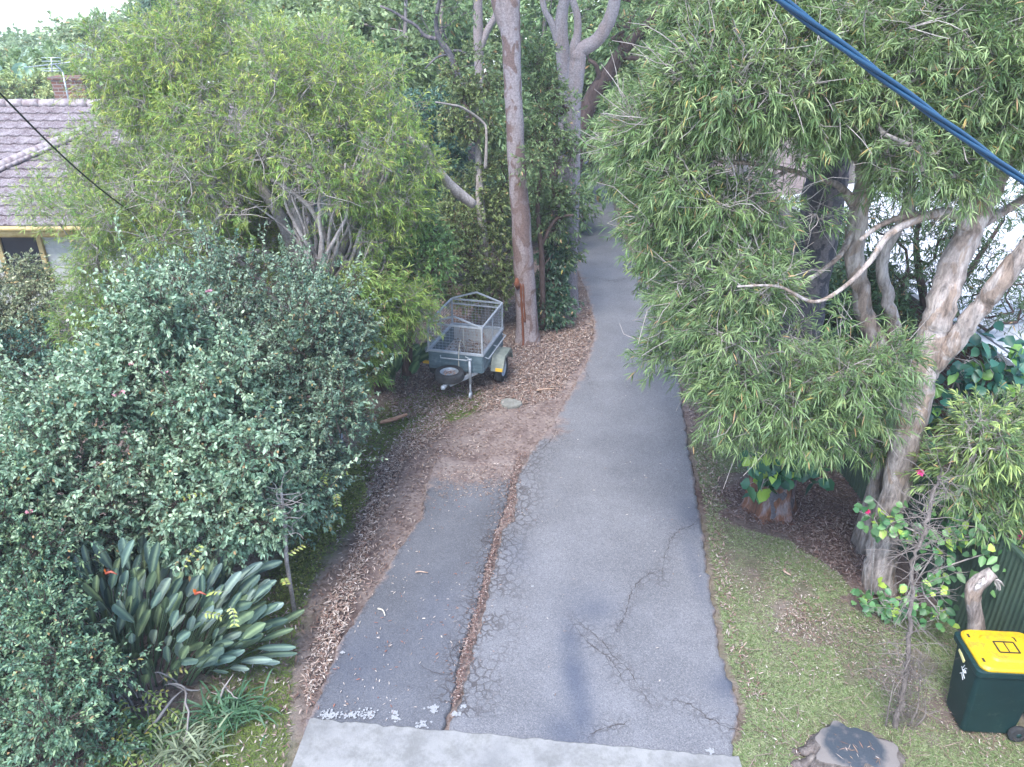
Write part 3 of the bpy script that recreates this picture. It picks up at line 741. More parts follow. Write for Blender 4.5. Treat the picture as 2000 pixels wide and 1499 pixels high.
# tv antenna on the ridge
ALU = mat('weathered_aluminium', (.5, .55, .62), .45, .6); 
mb_ = at(136, 207, EY + 4.9); mt = at(122, 140, EY + 4.9)
ta = thing('tv_antenna', 'multi element television antenna on a thin mast above the tiled roof ridge', 'antenna', tuple(mb_))
p = MB(); p.tube([mb_ - [0, 0, .1], mt], .02, 6); p.build('mast', ALU, ta, off=mb_)
p = MB(); c0 = at(100, 128, EY + 4.9); r_ = at(138, 122, EY + 4.6); l_ = at(68, 130, EY + 5.2)
p.bar(l_, r_, .025); p.bar(mt, at(106, 125, EY + 4.9), .02); p.build('boom', ALU, ta, off=mb_)
p = MB()
for k in range(9):
    q = l_ + (r_ - l_) * k / 8; hl = .3 - .015 * k
    p.bar(q + [-.35 * hl, -hl, .0], q + [.35 * hl, hl, .0], .012)
for py in (113, 120, 134, 139):
    q = at(100, py, EY + 4.9); p.bar(q - [.25, 0, 0], q + [.25, 0, 0], .014)
q = at(100, 113, EY + 4.9); q2 = at(102, 141, EY + 4.9); p.bar(q, q2, .02)
p.build('element', ALU, ta, off=mb_)

# --- white roofed house on the right
WHT = mat('white_roof_paint', rough=.6); t = NT(WHT); t.col(t.mix(t.math('MULTIPLY', t.g(t.noise(4, 6, .7), .5, .7), .35), (.6, .62, .66), (.4, .42, .45)))
DKG = mat('dark_gutter', (.07, .075, .08), .5)
nh = thing('white_roofed_house', 'brick house with pale painted roof glimpsed through the paperbark on the right', 'house', (10.5, 14, 0)); off = nh.location
ex = 7.25
r2 = tile_roof((ex, 5.5, 2.42), (0, 15.2, 0), (5.2, 0, 1.0), 0, 0, wave=.012, stepz=.022)
r2.box((ex + 2.6, 13.1, 2.86), (5.3, 15.2, .05), rot=np.array(Matrix.Rotation(-math.atan2(1.0, 5.2), 3, 'Y')))
rr2 = r2.build('roof', WHT, nh, off=off, smooth=False)
r3 = MB(); r3.box((ex + 7.75, 13.1, 2.9), (5.3, 15.2, .05), rot=np.array(Matrix.Rotation(math.atan2(1.0, 5.2), 3, 'Y'))); r3.build('roof_rear', WHT, rr2, off=off)
g2 = MB(); g2.box((ex - .09, 13.1, 2.38), (.12, 15.3, .08)); g2.build('gutter', WHT, nh, off=off, smooth=False)
g2 = MB(); g2.box((ex - .0, 13.1, 2.27), (.03, 15.2, .16)); g2.build('fascia', DKG, nh, off=off, smooth=False)
w2 = MB(); w2.box((ex + .5, 13.1, 1.1), (.2, 14.6, 2.28)); w2.box((ex + 5, 5.9, 1.1), (8.8, .2, 2.2)); w2.box((ex + 5, 20.3, 1.1), (8.8, .2, 2.2)); w2.build('wall', BRICK, nh, off=off, smooth=False)

# --- green ribbed fence
FEN = mat('green_fence_steel', rough=.5, spec=.4); t = NT(FEN); t.col(t.ramp(t.noise(3, 5, .6, t.co((1, 1, .3))), [(.3, (.03, .055, .04)), (.7, (.06, .095, .07))]))
fe = thing('ribbed_fence', 'dark green ribbed steel fence along the right verge behind the paperbark and bin', 'fence', (5.6, 8, 0)); off = fe.location
def fx(y): return 5.42 + .03 * (11.5 - y) + .02
FH = 1.55
y = 2.5; k = 0
while y < 15:
    p = MB(); ys_ = np.arange(y, min(y + 2.35, 15), .0125)
    wv = .011 * np.tanh(2.2 * np.sin(ys_ / .075 * 2 * math.pi))
    x_ = fx(ys_) + wv; n = len(ys_); v = np.concatenate([np.stack([x_, ys_, np.full(n, .0)], 1), np.stack([x_, ys_, np.full(n, FH)], 1)]); i = np.arange(n - 1)
    p.add(v, np.stack([i, i + 1, i + 1 + n, i + n], 1)); p.add(v + [.004, 0, 0], np.stack([i + n, i + 1 + n, i + 1, i], 1))
    p.build('panel', FEN, fe, off=off, smooth=False)
    q = MB(); q.box((fx(y), y - .02, FH / 2), (.06, .05, FH + .04)); q.build('post', FEN, fe, off=off, smooth=False)
    q = MB(); q.bar((fx(y), y + .01, FH + .015), (fx(y + 2.32), y + 2.32, FH + .015), .05, .035); q.build('rail', FEN, fe, off=off, smooth=False)
    y += 2.37

# ================================================================ TRAILER
GAL = mat('galvanised_steel', rough=.5, metal=.35); t = NT(GAL); t.col(t.ramp(t.noise(9, 5, .7), [(.3, (.3, .33, .37)), (.6, (.46, .5, .55)), (.8, (.36, .3, .27))]))
TRB = mat('faded_blue_grey_paint', rough=.6); t = NT(TRB); c = t.ramp(t.noise(6, 6, .7), [(.3, (.06, .1, .125)), (.6, (.11, .16, .19)), (.75, (.22, .27, .3))]); c = t.mix(t.g(t.noise(11, 6, .8), .63, .7), c, (.18, .08, .045)); t.col(c)
TRI = mat('rust_streaked_panel', rough=.7); t = NT(TRI); c = t.mix(t.g(t.noise(5, 6, .75, t.co((3, 3, .8))), .5, .68), (.42, .42, .41), (.3, .13, .06)); t.col(c)
RUB = mat('tyre_rubber', rough=.85); t = NT(RUB); t.col(t.ramp(t.noise(9, 4), [(.35, (.018, .019, .022)), (.7, (.05, .052, .058))]))
YEL = mat('amber_plastic', (.75, .45, .05), .4); OLV = mat('dull_green_grey_paint', rough=.6); t = NT(OLV); t.col(t.ramp(t.noise(8, 5), [(.35, (.13, .155, .14)), (.65, (.22, .24, .21))]))
ROPE = mat('pale_rope', (.5, .47, .4), .9)
TL0 = np.array([-.92, 14.62, 0])
tr = thing('box_trailer', 'grey blue box trailer with galvanised mesh cage parked on leaf litter', 'trailer', tuple(TL0), math.radians(-15))
TW, TLN, Z0, Z1, CH = .55, .72, .50, .86, .58
b = MB()
b.box((0, -TLN, (Z0+Z1)/2), (2*TW, .03, Z1-Z0)); b.box((0, TLN, (Z0+Z1)/2), (2*TW, .03, Z1-Z0))
for s_ in (-1, 1): b.box((s_*TW, 0, (Z0+Z1)/2), (.03, 2*TLN-.03, Z1-Z0))
for z_ in (Z0+.05, Z0+.12, Z0+.2): b.box((0, -TLN-.018, z_), (2*TW-.04, .012, .022))
for s_ in (-1, 1):
    for z_ in (Z0+.08, Z0+.2): b.box((s_*(TW+.018), 0, z_), (.012, 2*TLN-.1, .025))
body = b.build('tray', TRB, tr, smooth=False)
b = MB(); b.box((0, 0, Z0+.01), (2*TW-.04, 2*TLN-.04, .02)); b.box((0, TLN-.02, (Z0+Z1)/2+.01), (2*TW-.06, .008, Z1-Z0-.04)); b.build('tray_lining', TRI, tr, smooth=False)
b = MB(); z_ = Z1+.02
for s_ in (-1, 1): b.box((s_*TW, 0, z_), (.055, 2*TLN+.05, .04)); b.box((0, s_*TLN, z_), (2*TW-.055, .055, .04))
for s_ in (-1, 1): b.tube([(s_*(TW+.1), -TLN+.1, Z1-.08), (s_*(TW+.1), TLN-.1, Z1-.08)], .014, 6); [b.bar((s_*TW, yy, Z1-.05), (s_*(TW+.1), yy, Z1-.08), .014) for yy in (-TLN+.1, 0, TLN-.1)]
b.tube([(-.3, -TLN-.03, Z1-.06), (-.28, -TLN-.07, Z1-.09), (.28, -TLN-.07, Z1-.09), (.3, -TLN-.03, Z1-.06)], .014, 6)
b.build('top_rail', GAL, tr, smooth=False)
b = MB(); zt = Z1 + CH
for sx in (-1, 1):
    for sy in (-1, 1): b.bar((sx*TW, sy*TLN, Z1+.03), (sx*TW, sy*TLN, zt), .032, up=(0, 1, 0))
    b.bar((sx*TW, 0, Z1+.03), (sx*TW, 0, zt), .022, up=(0, 1, 0))
    b.bar((sx*TW, -TLN, zt), (sx*TW, TLN, zt), .032)
for sy in (-1, 1):
    b.bar((-TW, sy*TLN, zt), (TW, sy*TLN, zt), .03)
    b.bar((-TW, sy*TLN, zt+.01), (0, sy*TLN, zt+.19), .028); b.bar((0, sy*TLN, zt+.19), (TW, sy*TLN, zt+.01), .028)
b.bar((-TW, TLN, zt-.1), (TW, TLN, zt-.1), .024)
b.build('cage_frame', GAL, tr, smooth=False)
def meshpanel(a, u, v, n1, n2):
    b = MB(); a, u, v = map(lambda q: np.array(q, float), (a, u, v))
    A = [a + u*k/n1 for k in range(n1+1)] + [a + v*k/n2 for k in range(n2+1)]
    Bq = [a + u*k/n1 + v for k in range(n1+1)] + [a + v*k/n2 + u for k in range(n2+1)]
    b.sticks(A, Bq, .0032, .0032); b.build('mesh_panel', GAL, tr)
for sx in (-1, 1): meshpanel((sx*TW, -TLN, Z1+.04), (0, 2*TLN, 0), (0, 0, CH-.04), 20, 9)
for sy in (-1, 1): meshpanel((-TW, sy*TLN, Z1+.04), (2*TW, 0, 0), (0, 0, CH-.04), 15, 9)
def wheel(c, axis, name='wheel', rr=.29, wd=.17, parent=None):
    prof = [(rr*.62, -wd*.42), (rr*.8, -wd*.5), (rr*.95, -wd*.47), (rr, -wd*.3), (rr*1.0, 0), (rr, wd*.3), (rr*.95, wd*.47), (rr*.8, wd*.5), (rr*.62, wd*.42)]
    b = MB(); b.lathe(prof, c, axis, 28); o = b.build(name, RUB, parent if parent else tr)
    q = MB(); q.lathe([(rr*.62, -wd*.42), (rr*.56, -wd*.1), (rr*.35, wd*.02), (rr*.3, wd*.15), (rr*.1, wd*.15), (0.001, wd*.15)], c, axis, 24); q.lathe([(rr*.62, wd*.42), (rr*.56, wd*.1), (rr*.35, wd*.02)], c, axis, 24)
    q.build('rim', GAL, o); return o
for sx in (-1, 1):
    wheel((sx*(TW+.14), .08, .29), 'x')
    b = MB(); n = 12; th = np.linspace(math.radians(12), math.radians(168), n)
    v = []
    for x_ in (sx*(TW+.04), sx*(TW+.3)):
        for a_ in th: v.append((x_, .08 + .4*math.cos(a_), .27 + .37*min(math.sin(a_)*1.25, 1)))
    fs = [(i, i+1, i+1+n, i+n) for i in range(n-1)]; b.add(v, fs)
    v2 = [(x*1.0, y*1.0, z_+.008) for x, y, z_ in v]; b.add(v2, [tuple(reversed(f)) for f in fs])
    for x_ in (sx*(TW+.3),):
        vv = [(x_, .08 + .4*math.cos(a_), .27 + .37*min(math.sin(a_)*1.25, 1)) for a_ in th] + [(x_, .08 + .37*math.cos(a_), .24 + .34*min(math.sin(a_)*1.25, 1)) for a_ in th]; b.add(vv, fs)
    b.build('mudguard', OLV, tr)
    b = MB(); b.box((sx*(TW+.22), -.33, .42), (.14, .03, .06)); b.build('marker_light', YEL, tr, smooth=False)
b = MB(); cpt = (-.02, -TLN-.6, .4)
b.bar((-.4, -TLN+.1, .46), (-.06, -TLN-.5, .42), .05, .07); b.bar((.4, -TLN+.1, .46), (.04, -TLN-.5, .42), .05, .07)
b.box((0, 0, .42), (.9, .05, .05)); b.tube([(-TW-.12, .08, .29), (TW+.12, .08, .29)], .025, 8)
b.build('drawbar', GAL, tr, smooth=False)
b = MB(); b.bar((-.01, -TLN-.46, .44), (-.02, -TLN-.66, .44), .06, .05); b.lathe([(.02, -.03), (.045, -.02), (.05, .02), (.03, .05), (.001, .055)], (-.02, -TLN-.7, .44), 'z', 14); b.tube([(-.03, -TLN-.5, .47), (-.04, -TLN-.46, .58), (-.01, -TLN-.41, .6)], .012, 6); b.build('coupling', GAL, tr)
b = MB(); jx, jy = .33, -TLN-.12
b.tube([(jx, jy, .02), (jx, jy, .45)], .02, 8); b.tube([(jx, jy, .3), (jx, jy, .82)], .028, 8); b.box((jx, jy, .82), (.08, .06, .03)); b.lathe([(.001, -.02), (.07, -.02), (.075, .02), (.001, .02)], (jx, jy, .05), 'x', 14); b.bar((jx, jy, .42), (jx-.1, jy+.12, .45), .03); b.tube([(jx, jy, .84), (jx-.09, jy, .87)], .01, 6); b.build('jockey_stand', GAL, tr)
wheel((-.02, -TLN-.33, .55), 'z', 'spare_wheel', .29, .17)
b = MB(); c_ = Vector
b.tube(smooth_poly([(.08, -TLN-.05, .55), (.09, -TLN-.05, .9), (.08, -TLN+.1, 1.1), (.1, -TLN+.25, .95), (.2, -TLN+.35, .62), (.4, -TLN+.3, .55)], 24), .009, 5); b.tube([(-.02, -.1, .52), (-.03, -.12, 1.1)], .012, 5); b.build('rope', ROPE, tr)
lt = MB(); n = 1500; P = R.uniform([-TW+.04, -TLN+.04], [TW-.04, TLN-.04], (n, 2)); P = P[(P[:, 0] > -.2 + .5*wav(P, 4, 3)) | (R.random(n) < .25)]
n = len(P); ca, sa = math.cos(math.radians(-15)), math.sin(math.radians(-15)); PW = P @ np.array([[ca, sa], [-sa, ca]]) + TL0[:2]
litter(lt, PW, [(.22, .13, .1), (.12, .07, .06), (.34, .26, .22), (.45, .4, .36)], L=(.05, .1), W=.02, z=Z0+.03, lift=.04)
P = R.normal(0, .07, (110, 2)) + [-.02, -TLN-.33]; PW = P @ np.array([[ca, sa], [-sa, ca]]) + TL0[:2]
litter(lt, PW, [(.35, .2, .16), (.5, .4, .35), (.2, .1, .08)], L=(.04, .08), W=.018, z=.56, lift=.03)
tag(lt.build('dry_leaves', DRYLEAF), 'dry leaves gathered in the trailer tray and inside its spare wheel', kind='stuff')

# ================================================================ BIN
BGR = mat('dark_green_bin_plastic', rough=.5, spec=.4); t = NT(BGR); t.col(t.mix(t.g(t.noise(6, 8, .85), .56, .68), t.ramp(t.noise(2, 3), [(.3, (.004, .022, .024)), (.7, (.008, .034, .036))]), (.035, .06, .052)))
BYE = mat('yellow_lid_plastic', rough=.45); t = NT(BYE); t.col(t.mix(t.math('MULTIPLY', t.g(t.noise(9, 8, .85), .5, .62), .55), (.62, .4, .012), (.2, .15, .05)))
BLK = mat('black_print', (.02, .02, .018), .6); WPR = mat('white_print', (.75, .78, .8), .6)
BL = np.array([5.10, 6.03, -.02])
bn = thing('wheelie_bin', 'dark green wheelie bin with a bright yellow lid standing against the fence', 'bin', tuple(BL), math.radians(-4))
HB = .97
def rring(cx, hw, hd, z_, r=.05, n=6):
    o = []
    for (sx, sy, a0) in ((1, 1, 0), (-1, 1, 90), (-1, -1, 180), (1, -1, 270)):
        for k in range(n):
            a = math.radians(a0 + 90 * k / (n-1)); o.append((cx + sx*(hw-r) + r*math.cos(a), sy*(hd-r) + r*math.sin(a), z_))
    return o
def loft(mb, rings, capb=True, capt=True):
    n = len(rings[0]); v = [p for r in rings for p in r]; fs = []
    for k in range(len(rings)-1):
        for j in range(n): fs.append((k*n+j, k*n+(j+1) % n, (k+1)*n+(j+1) % n, (k+1)*n+j))
    if capb: fs.append(tuple(reversed(range(n))))
    if capt: fs.append(tuple(range((len(rings)-1)*n, len(rings)*n)))
    return mb.add(v, fs)
b = MB(); loft(b, [rring(-.02, .27, .20, .04), rring(-.02, .275, .205, .06), rring(-.03, .3, .23, .5), rring(-.02, .335, .258, HB-.06)])
loft(b, [rring(-.02, .365, .285, HB-.07), rring(-.02, .37, .29, HB-.06), rring(-.02, .372, .292, HB), rring(-.02, .36, .28, HB+.005)])
b.build('body', BGR, bn, smooth=False)
b = MB(); loft(b, [rring(0, .35, .282, HB+.008, .09), rring(0, .352, .285, HB+.03, .09), rring(0, .335, .268, HB+.052, .1), rring(0.02, .24, .19, HB+.06, .08), rring(.02, .22, .17, HB+.078, .07), rring(.02, .2, .15, HB+.08, .06)])
b.box((-.3, .17, HB+.053), (.05, .07, .008)); b.box((-.3, -.17, HB+.053), (.05, .07, .008))
lid = b.build('lid', BYE, bn, smooth=False)
b = MB(); zz = HB+.084
for (x0, y0, x1, y1) in ((-.1, -.075, -.1, .075), (.1, -.075, .1, .075), (-.1, -.075, .1, -.075), (-.1, .075, .1, .075)): b.bar((x0, y0, zz), (x1, y1, zz + .0012), .016, .003)
b.bar((0.0, -.067, zz+.0006), (0.0, .067, zz+.0006), .011, .003)
b.bar((.14, .09, zz), (.14, .145, zz), .014, .003); b.bar((.145, .135, zz+.001), (.122, .15, zz+.001), .01, .003)
b.build('lid_mark', BLK, lid, smooth=False)
for s_ in (-1, 1): b = MB(); b.box((-.3, s_*.17, HB+.0585), (.022, .05, .004)); b.build('lid_slot', BLK, lid, smooth=False)
b = MB(); xx = -.3535
def st(y0, z0, y1, z1, w_=.008): b.bar((xx + (.86-z0)*.055, y0, z0), (xx + (.86-z1)*.055, y1, z1), w_, .004)
st(-.05, .64, .045, .72, .007); st(-.03, .60, .02, .655, .006); st(0, .68, -.02, .76); st(-.02, .76, -.05, .78, .014); st(0, .72, -.035, .70, .016); st(.01, .66, -.01, .70, .014); st(-.03, .74, -.055, .72, .012); st(.02, .72, .0, .78, .009); st(.03, .64, .04, .62, .013)
b.build('printed_emblem', WPR, bn, smooth=False)
b = MB(); b.box((-.385, .04, HB-.1), (.012, .14, .035), rot=np.array(Matrix.Rotation(.3, 3, 'X'))); b.build('tag', mat('pale_yellow_tag', (.7, .65, .3), .6), bn, smooth=False)
b = MB(); b.tube([(.41, -.22, HB), (.43, -.2, HB+.02), (.43, .2, HB+.02), (.41, .22, HB)], .016, 8); b.build('handle', BGR, bn)
for s_ in (-1, 1):
    b = MB(); b.lathe([(.001, -.025), (.06, -.025), (.09, -.028), (.1, -.015), (.1, .015), (.09, .028), (.06, .02), (.001, .02)], (.25, s_*.25, .1), 'y', 22); o = b.build('wheel', RUB, bn)
    q = MB(); q.lathe([(.001, -.035), (.025, -.033), (.03, -.02)], (.25, s_*.25, .1), 'y', 12); q.build('hub', BGR, o)
b = MB(); b.tube([(.25, -.24, .1), (.25, .24, .1)], .012, 6); b.build('axle', GAL, bn)

# ================================================================ STUMPS, STONE, STICKS, CABLES
m = mat('cut_wood_face', rough=.7); t = NT(m)
d_ = t.n('ShaderNodeVectorMath', operation='LENGTH'); t.t.links.new(t.co(), d_.inputs[0])
rings = t.math('SINE', t.math('MULTIPLY', t.math('ADD', d_.outputs['Value'], t.math('MULTIPLY', t.noise(3, 3), .12)), 130.0))
c = t.mix(t.math('MULTIPLY', t.math('ABSOLUTE', rings), .12), (.04, .052, .068), (.085, .095, .11)); c = t.mix(t.g(t.noise(9, 5, .7), .52, .72), c, (.12, .11, .115))
el = t.g(t.math('ADD', d_.outputs['Value'], t.math('MULTIPLY', t.noise(7, 3), .1)), .36, .42); c = t.mix(el, c, (.19, .17, .16)); t.col(c); t.bump(t.noise(50, 4), .3, .01); CUT = m
sc = gd(1668, 1460, .14); stp = thing('tree_stump', 'wide low sawn tree stump with a dark blue grey top at the bottom right', 'stump', (sc[0], sc[1], 0))
th = np.linspace(0, 2*math.pi, 72, endpoint=False)
out_ = .34 + .06*np.cos(th*2 + .4) + .035*np.cos(3*th + 1) + .025*np.cos(7*th) + .018*np.sin(11*th + 1) + .05*np.exp(-((th - 3.5)/.3)**2) + .05*np.exp(-((th-5.6)/.25)**2)
b = MB(); V = []
for k, (s_, z_) in enumerate(((1.32, -.06), (1.14, .03), (1.03, .09), (1.0, .14), (.985, .15))):
    rr = out_ * s_ * (1 + R.normal(0, .02 if k < 3 else .004, 72)); V += [(a*math.cos(x), a*math.sin(x)*.9, z_ + (.01*math.sin(9*x) if k < 3 else 0)) for a, x in zip(rr, th)]
fs = [(k*72+j, k*72+(j+1) % 72, (k+1)*72+(j+1) % 72, (k+1)*72+j) for k in range(4) for j in range(72)]
b.add(V, fs); b.build('bark', BARK_STUMP, stp, smooth=False)
b = MB(); V = [(a*math.cos(x), a*math.sin(x)*.9, .151) for a, x in zip(out_*.985, th)]; V2 = [(a*math.cos(x)*.9, a*math.sin(x)*.9*.9, .155) for a, x in zip(out_*.985, th)]
b.add(V + V2 + [(0, 0, .152)], [(j, (j+1) % 72, 72+(j+1) % 72, 72+j) for j in range(72)] + [(72+j, 72+(j+1) % 72, 144) for j in range(72)]); b.build('cut_face', CUT, stp)
for a, L_ in ((3.3, .5), (3.0, .35), (5.4, .25), (.4, .3)):
    P = [(math.cos(a)*(.3 + L_*k/4), math.sin(a)*(.28 + L_*k/4), .05 - .03*k) for k in range(5)]; b = MB(); b.tube(smooth_poly(P, 14) + R.normal(0, .008, (14, 3)), np.linspace(.075, .02, 14), 10, rough=.16, seed=3); b.build('root', BARK_STUMP, stp)

# sawn limb standing by the fence
st0 = gd(1905, 1240)[0:2]
P, r_ = limb([(1903, 1262, 6.75, 34), (1906, 1215, 6.75, 30), (1900, 1170, 6.75, 28), (1905, 1145, 6.75, 30), (1925, 1128, 6.75, 28), (1940, 1118, 6.75, 24)])
ls = thing('sawn_trunk_stub', 'short pale sawn off trunk with peeling bark against the fence behind the bin', 'stump', (P[0][0], P[0][1], 0)); off = ls.location
b = MB(); P0 = np.vstack([[P[0][0] - .02, P[0][1], -.05], P]); b.tube(P0, np.concatenate([[r_[0] * 1.2], r_]), 14, rough=.07, seed=5); b.build('trunk', BARK_PAPER, ls, off=off)
b = MB(); e = P[-6]
for dx, dz in ((-.12, -.03), (.09, -.08), (.1, -.02), (-.09, .05)):
    b = MB(); q = e + np.array([dx * .5, -.06, 0]); leaves(b, np.array([q] * 3), np.array([[dx, -.04, dz]] * 3) + R.normal(0, .03, (3, 3)), .11, .06, np.tile((.5, .46, .44), (3, 1)), 'oval', .5); b.build('peeling_bark', DRYLEAF, ls, off=off)

def stone(px, py, sx, sy, sz):
    c = gd(px, py); o = thing('flat_stone', 'flat grey stone slab lying in the leaf litter in front of the trailer', 'stone', (c[0], c[1], 0))
    n = 26; th = np.linspace(0, 6.283, n, endpoint=False); rr = 1 + .08*np.cos(2*th+1) + .06*np.cos(3*th) + R.normal(0, .025, n)
    V = [(sx*a*s_*math.cos(x), sy*a*s_*math.sin(x), z_) for s_, z_ in ((.95, -.05), (1.02, .01), (1, sz*.8), (.93, sz)) for a, x in zip(rr, th)] + [(0, 0, sz*1.02)]
    fs = [(k*n+j, k*n+(j+1) % n, (k+1)*n+(j+1) % n, (k+1)*n+j) for k in range(3) for j in range(n)] + [(3*n+j, 3*n+(j+1) % n, 4*n) for j in range(n)]
    b = MB(); b.add(V, fs); m = mat('grey_stone', rough=.85); t = NT(m); t.col(t.ramp(t.noise(12, 6, .7), [(.3, (.13, .13, .12)), (.6, (.22, .22, .2)), (.75, (.3, .28, .27))])); t.bump(t.noise(40), .5, .02)
    b.build('slab', m, o, smooth=False)
stone(997, 790, .2, .17, .05)
stone_b = None
def stick(name, label, cat, a, b_, r, m, z=.03, bendv=.02, group=None):
    A = gd(*a, z); B = gd(*b_, z); P = smooth_poly([A, (A+B)/2 + [R.normal(0, bendv), R.normal(0, bendv), .015], B], 9)
    q = MB(); q.tube(P, np.linspace(r, r*.55, 9), 7, rough=.12, seed=int(a[0])); o = q.build(name, m); tag(o, label, cat, group)
FAWN = mat('bare_stick', rough=.8); t = NT(FAWN); t.col(t.ramp(t.noise(20, 4), [(.3, (.26, .16, .11)), (.7, (.45, .33, .26))]))
stick('stick', 'straight brown stick lying on the dirt beside the curved driveway edge', 'stick', (1048, 763), (1082, 760), .022, FAWN)
stick('stick', 'thin dark red stick lying on the litter below the trailer wheel', 'stick', (955, 735), (972, 752), .015, BARK_BROWN)
stick('stick', 'short pinkish stick on the middle of the left asphalt strip', 'stick', (812, 1118), (836, 1119), .012, FAWN, .045)
stick('stick', 'short pale stick on the lower part of the left asphalt strip', 'stick', (738, 1189), (752, 1203), .012, mat('pale_stick', (.5, .46, .38), .8), .045)
stick('stick', 'pale broken stick lying on the right hand grass', 'stick', (1533, 1112), (1545, 1124), .02, FAWN)
# strip of peeled bark
A, B = gd(742, 828, .05), gd(795, 812, .1)
q = MB(); n = 14; P = smooth_poly([A, (A*.5+B*.5) + [0, 0, -.02], B], n); wd = .075*np.sin(np.linspace(.25, 3.0, n))**.6
V = []
for k in range(n):
    for s_, dz in ((-1, .035), (-.5, .008), (0, 0), (.5, .008), (1, .035)): V.append(P[k] + [0, s_*wd[k], dz])
q.add(V, [(k*5+j, k*5+j+1, k*5+5+j+1, k*5+5+j) for k in range(n-1) for j in range(4)])
V = np.array(V) - [0, 0, .01]; q.add(V, [(k*5+5+j, k*5+5+j+1, k*5+j+1, k*5+j) for k in range(n-1) for j in range(4)])
m = mat('orange_bark_strip', rough=.8); t = NT(m); t.col(t.ramp(t.noise(20, 4, .6, t.co((.3, 1, 1))), [(.3, (.3, .15, .09)), (.7, (.5, .3, .2))]))
tag(q.build('bark_strip', m), 'curled orange brown strip of bark lying on the grass left of the driveway', 'bark')
A = gd(672, 893); q = MB(); q.tube([A + [0, 0, -.1], A + [-.04, .05, .62]], .035, 10); q.lathe([(.001, 0), (.04, 0), (.04, .03), (.001, .035)], tuple(A + [-.04, .05, .61]), 'z', 12)
tag(q.build('pipe_post', mat('grey_pvc', (.25, .3, .36), .5)), 'short grey pipe standing at the foot of the left shrubs', 'pipe')

CBL = mat('blue_black_insulation', (.012, .06, .13), .4, spec=.6); CB2 = mat('black_insulation', (.008, .014, .018), .5)
c0, c1 = at(1512, -8, 2.75), at(2010, 364, 3.0)
dirc = c1 - c0; A = c0 - dirc * 2.5; B = c1 + dirc * 1.6
cb = thing('power_cable', 'thick blue twisted overhead power cable crossing the top right close to the camera', 'cable', tuple(A))
n = 500; tt = np.linspace(0, 1, n); base = A + (B - A) * tt[:, None]; base[:, 2] += .35 * ((tt - .55) ** 2 - .02) ; 
# put the sagging span through the two sighted points
i0, i1 = int(2.5/5.1*n), int(3.5/5.1*n); z_err0, z_err1 = (c0 - base[i0])[2], (c1 - base[i1])[2]; base[:, 2] += z_err0 + (z_err1 - z_err0) * (tt - tt[i0]) / (tt[i1] - tt[i0])
uu = nrm(np.cross(dirc, [0, 0, 1.0])); vv = nrm(np.cross(uu, dirc)); Ls = np.linalg.norm(B - A) * tt
for k in range(3):
    ph = Ls * 6.283 / .95 + k * 2.094; P = base + (uu * np.cos(ph)[:, None] + vv * np.sin(ph)[:, None]) * .0086
    q = MB(); q.tube(P, .0079, 8); q.build('strand', CBL, cb, off=A)
A, B = at(-60, 120, 8.0), at(252, 412, 12.6); n = 30; tt = np.linspace(0, 1, n)
P = A + (B - A) * tt[:, None]; P[:, 2] -= .12 * np.sin(tt * math.pi)
q = MB(); q.tube(P, .011, 6); tag(q.build('service_cable', CB2), 'thin black cable running down to the tiled house through the left tree', 'cable')
# ================================================================ VEGETATION
LG_ = 1.5
PADDLE = leaf_mat('paddle_leaf', .5, .1, .4)
t = NT(PADDLE); t.bump(t.noise(30, 3, .6), .5, .02)
def tree(name, label, cat, base, limbs, blobs, bark, leafm, nclump, twigs, per, L, W, pal, group=None, tip=None, tmpl='lance', tl=(.2, .42), gap=.25, rtip=.006,
         nb=None, minz=.15, droop=.25, upb=.25, hook=None, lumps=5, shell=.75, front=.6, twigwood=True, trunk_sides=14, rough=.05, excl=None, bbark=None, splay=.8, maxr=.05, crown='crown', trunkbark=None, cl=.5, deadtw=0, deadreg=None, _=0):
    o = thing(name, label, cat, (float(base[0]), float(base[1]), 0), 0, group); off = o.location
    bw = blob_world(blobs, lumps)
    C, Nn = clump_centres(bw, nclump, shell, front, gap=gap, minz=minz, excl=excl)
    cm_ = MB(); tw = MB() if twigwood else None
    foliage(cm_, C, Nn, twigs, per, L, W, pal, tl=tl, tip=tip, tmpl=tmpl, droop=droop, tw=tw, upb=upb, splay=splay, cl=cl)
    if hook: hook(bw, cm_, tw)
    cm_.build(crown, leafm, o, off=off)
    if limbs:
        for k, l in enumerate(limbs):
            b = MB(); b.tube(l[0], l[1], trunk_sides, rough=rough, seed=k + 3)
            b.build('trunk' if k == 0 else 'limb', trunkbark or bark, o, off=off)
    if nb is None: nb = nclump
    if limbs and nb:
        T = C[R.choice(len(C), min(nb, len(C)), replace=False)]
        sk = skeleton(limbs, T, rtip=rtip, maxr=maxr)
        b = tw or MB()
        for P, r_ in sk: b.tube(P, r_, 5, cap=False)
        if deadtw:
            seg = [(P[i], P[i] - P[i-1]) for P, _ in sk for i in range(1, len(P))]
            if deadreg is not None: seg = [s_ for s_ in seg if deadreg(s_[0])] or seg
            idx = R.integers(0, len(seg), deadtw)
            for i_ in idx:
                p, d = seg[i_]; d = nrm(nrm(d) + R.normal(0, .6, 3)); ln = R.uniform(.3, .9); q = [p]
                for s_ in range(4): d = nrm(d + R.normal(0, .25, 3)); q.append(q[-1] + d * ln / 4)
                b.tube(np.array(q), np.linspace(.008, .003, 5), 4, cap=False)
        b.build('branches', bbark or bark, o, off=off)
    elif tw: tw.build('twigs', bbark or bark, o, off=off)
    return o
OLIVE = [(0.0308, 0.0648, 0.0319), (0.0715, 0.1242, 0.0508), (0.11, 0.1728, 0.0653), (0.055, 0.0972, 0.0508), (0.165, 0.2268, 0.087), (0.088, 0.135, 0.0653)]
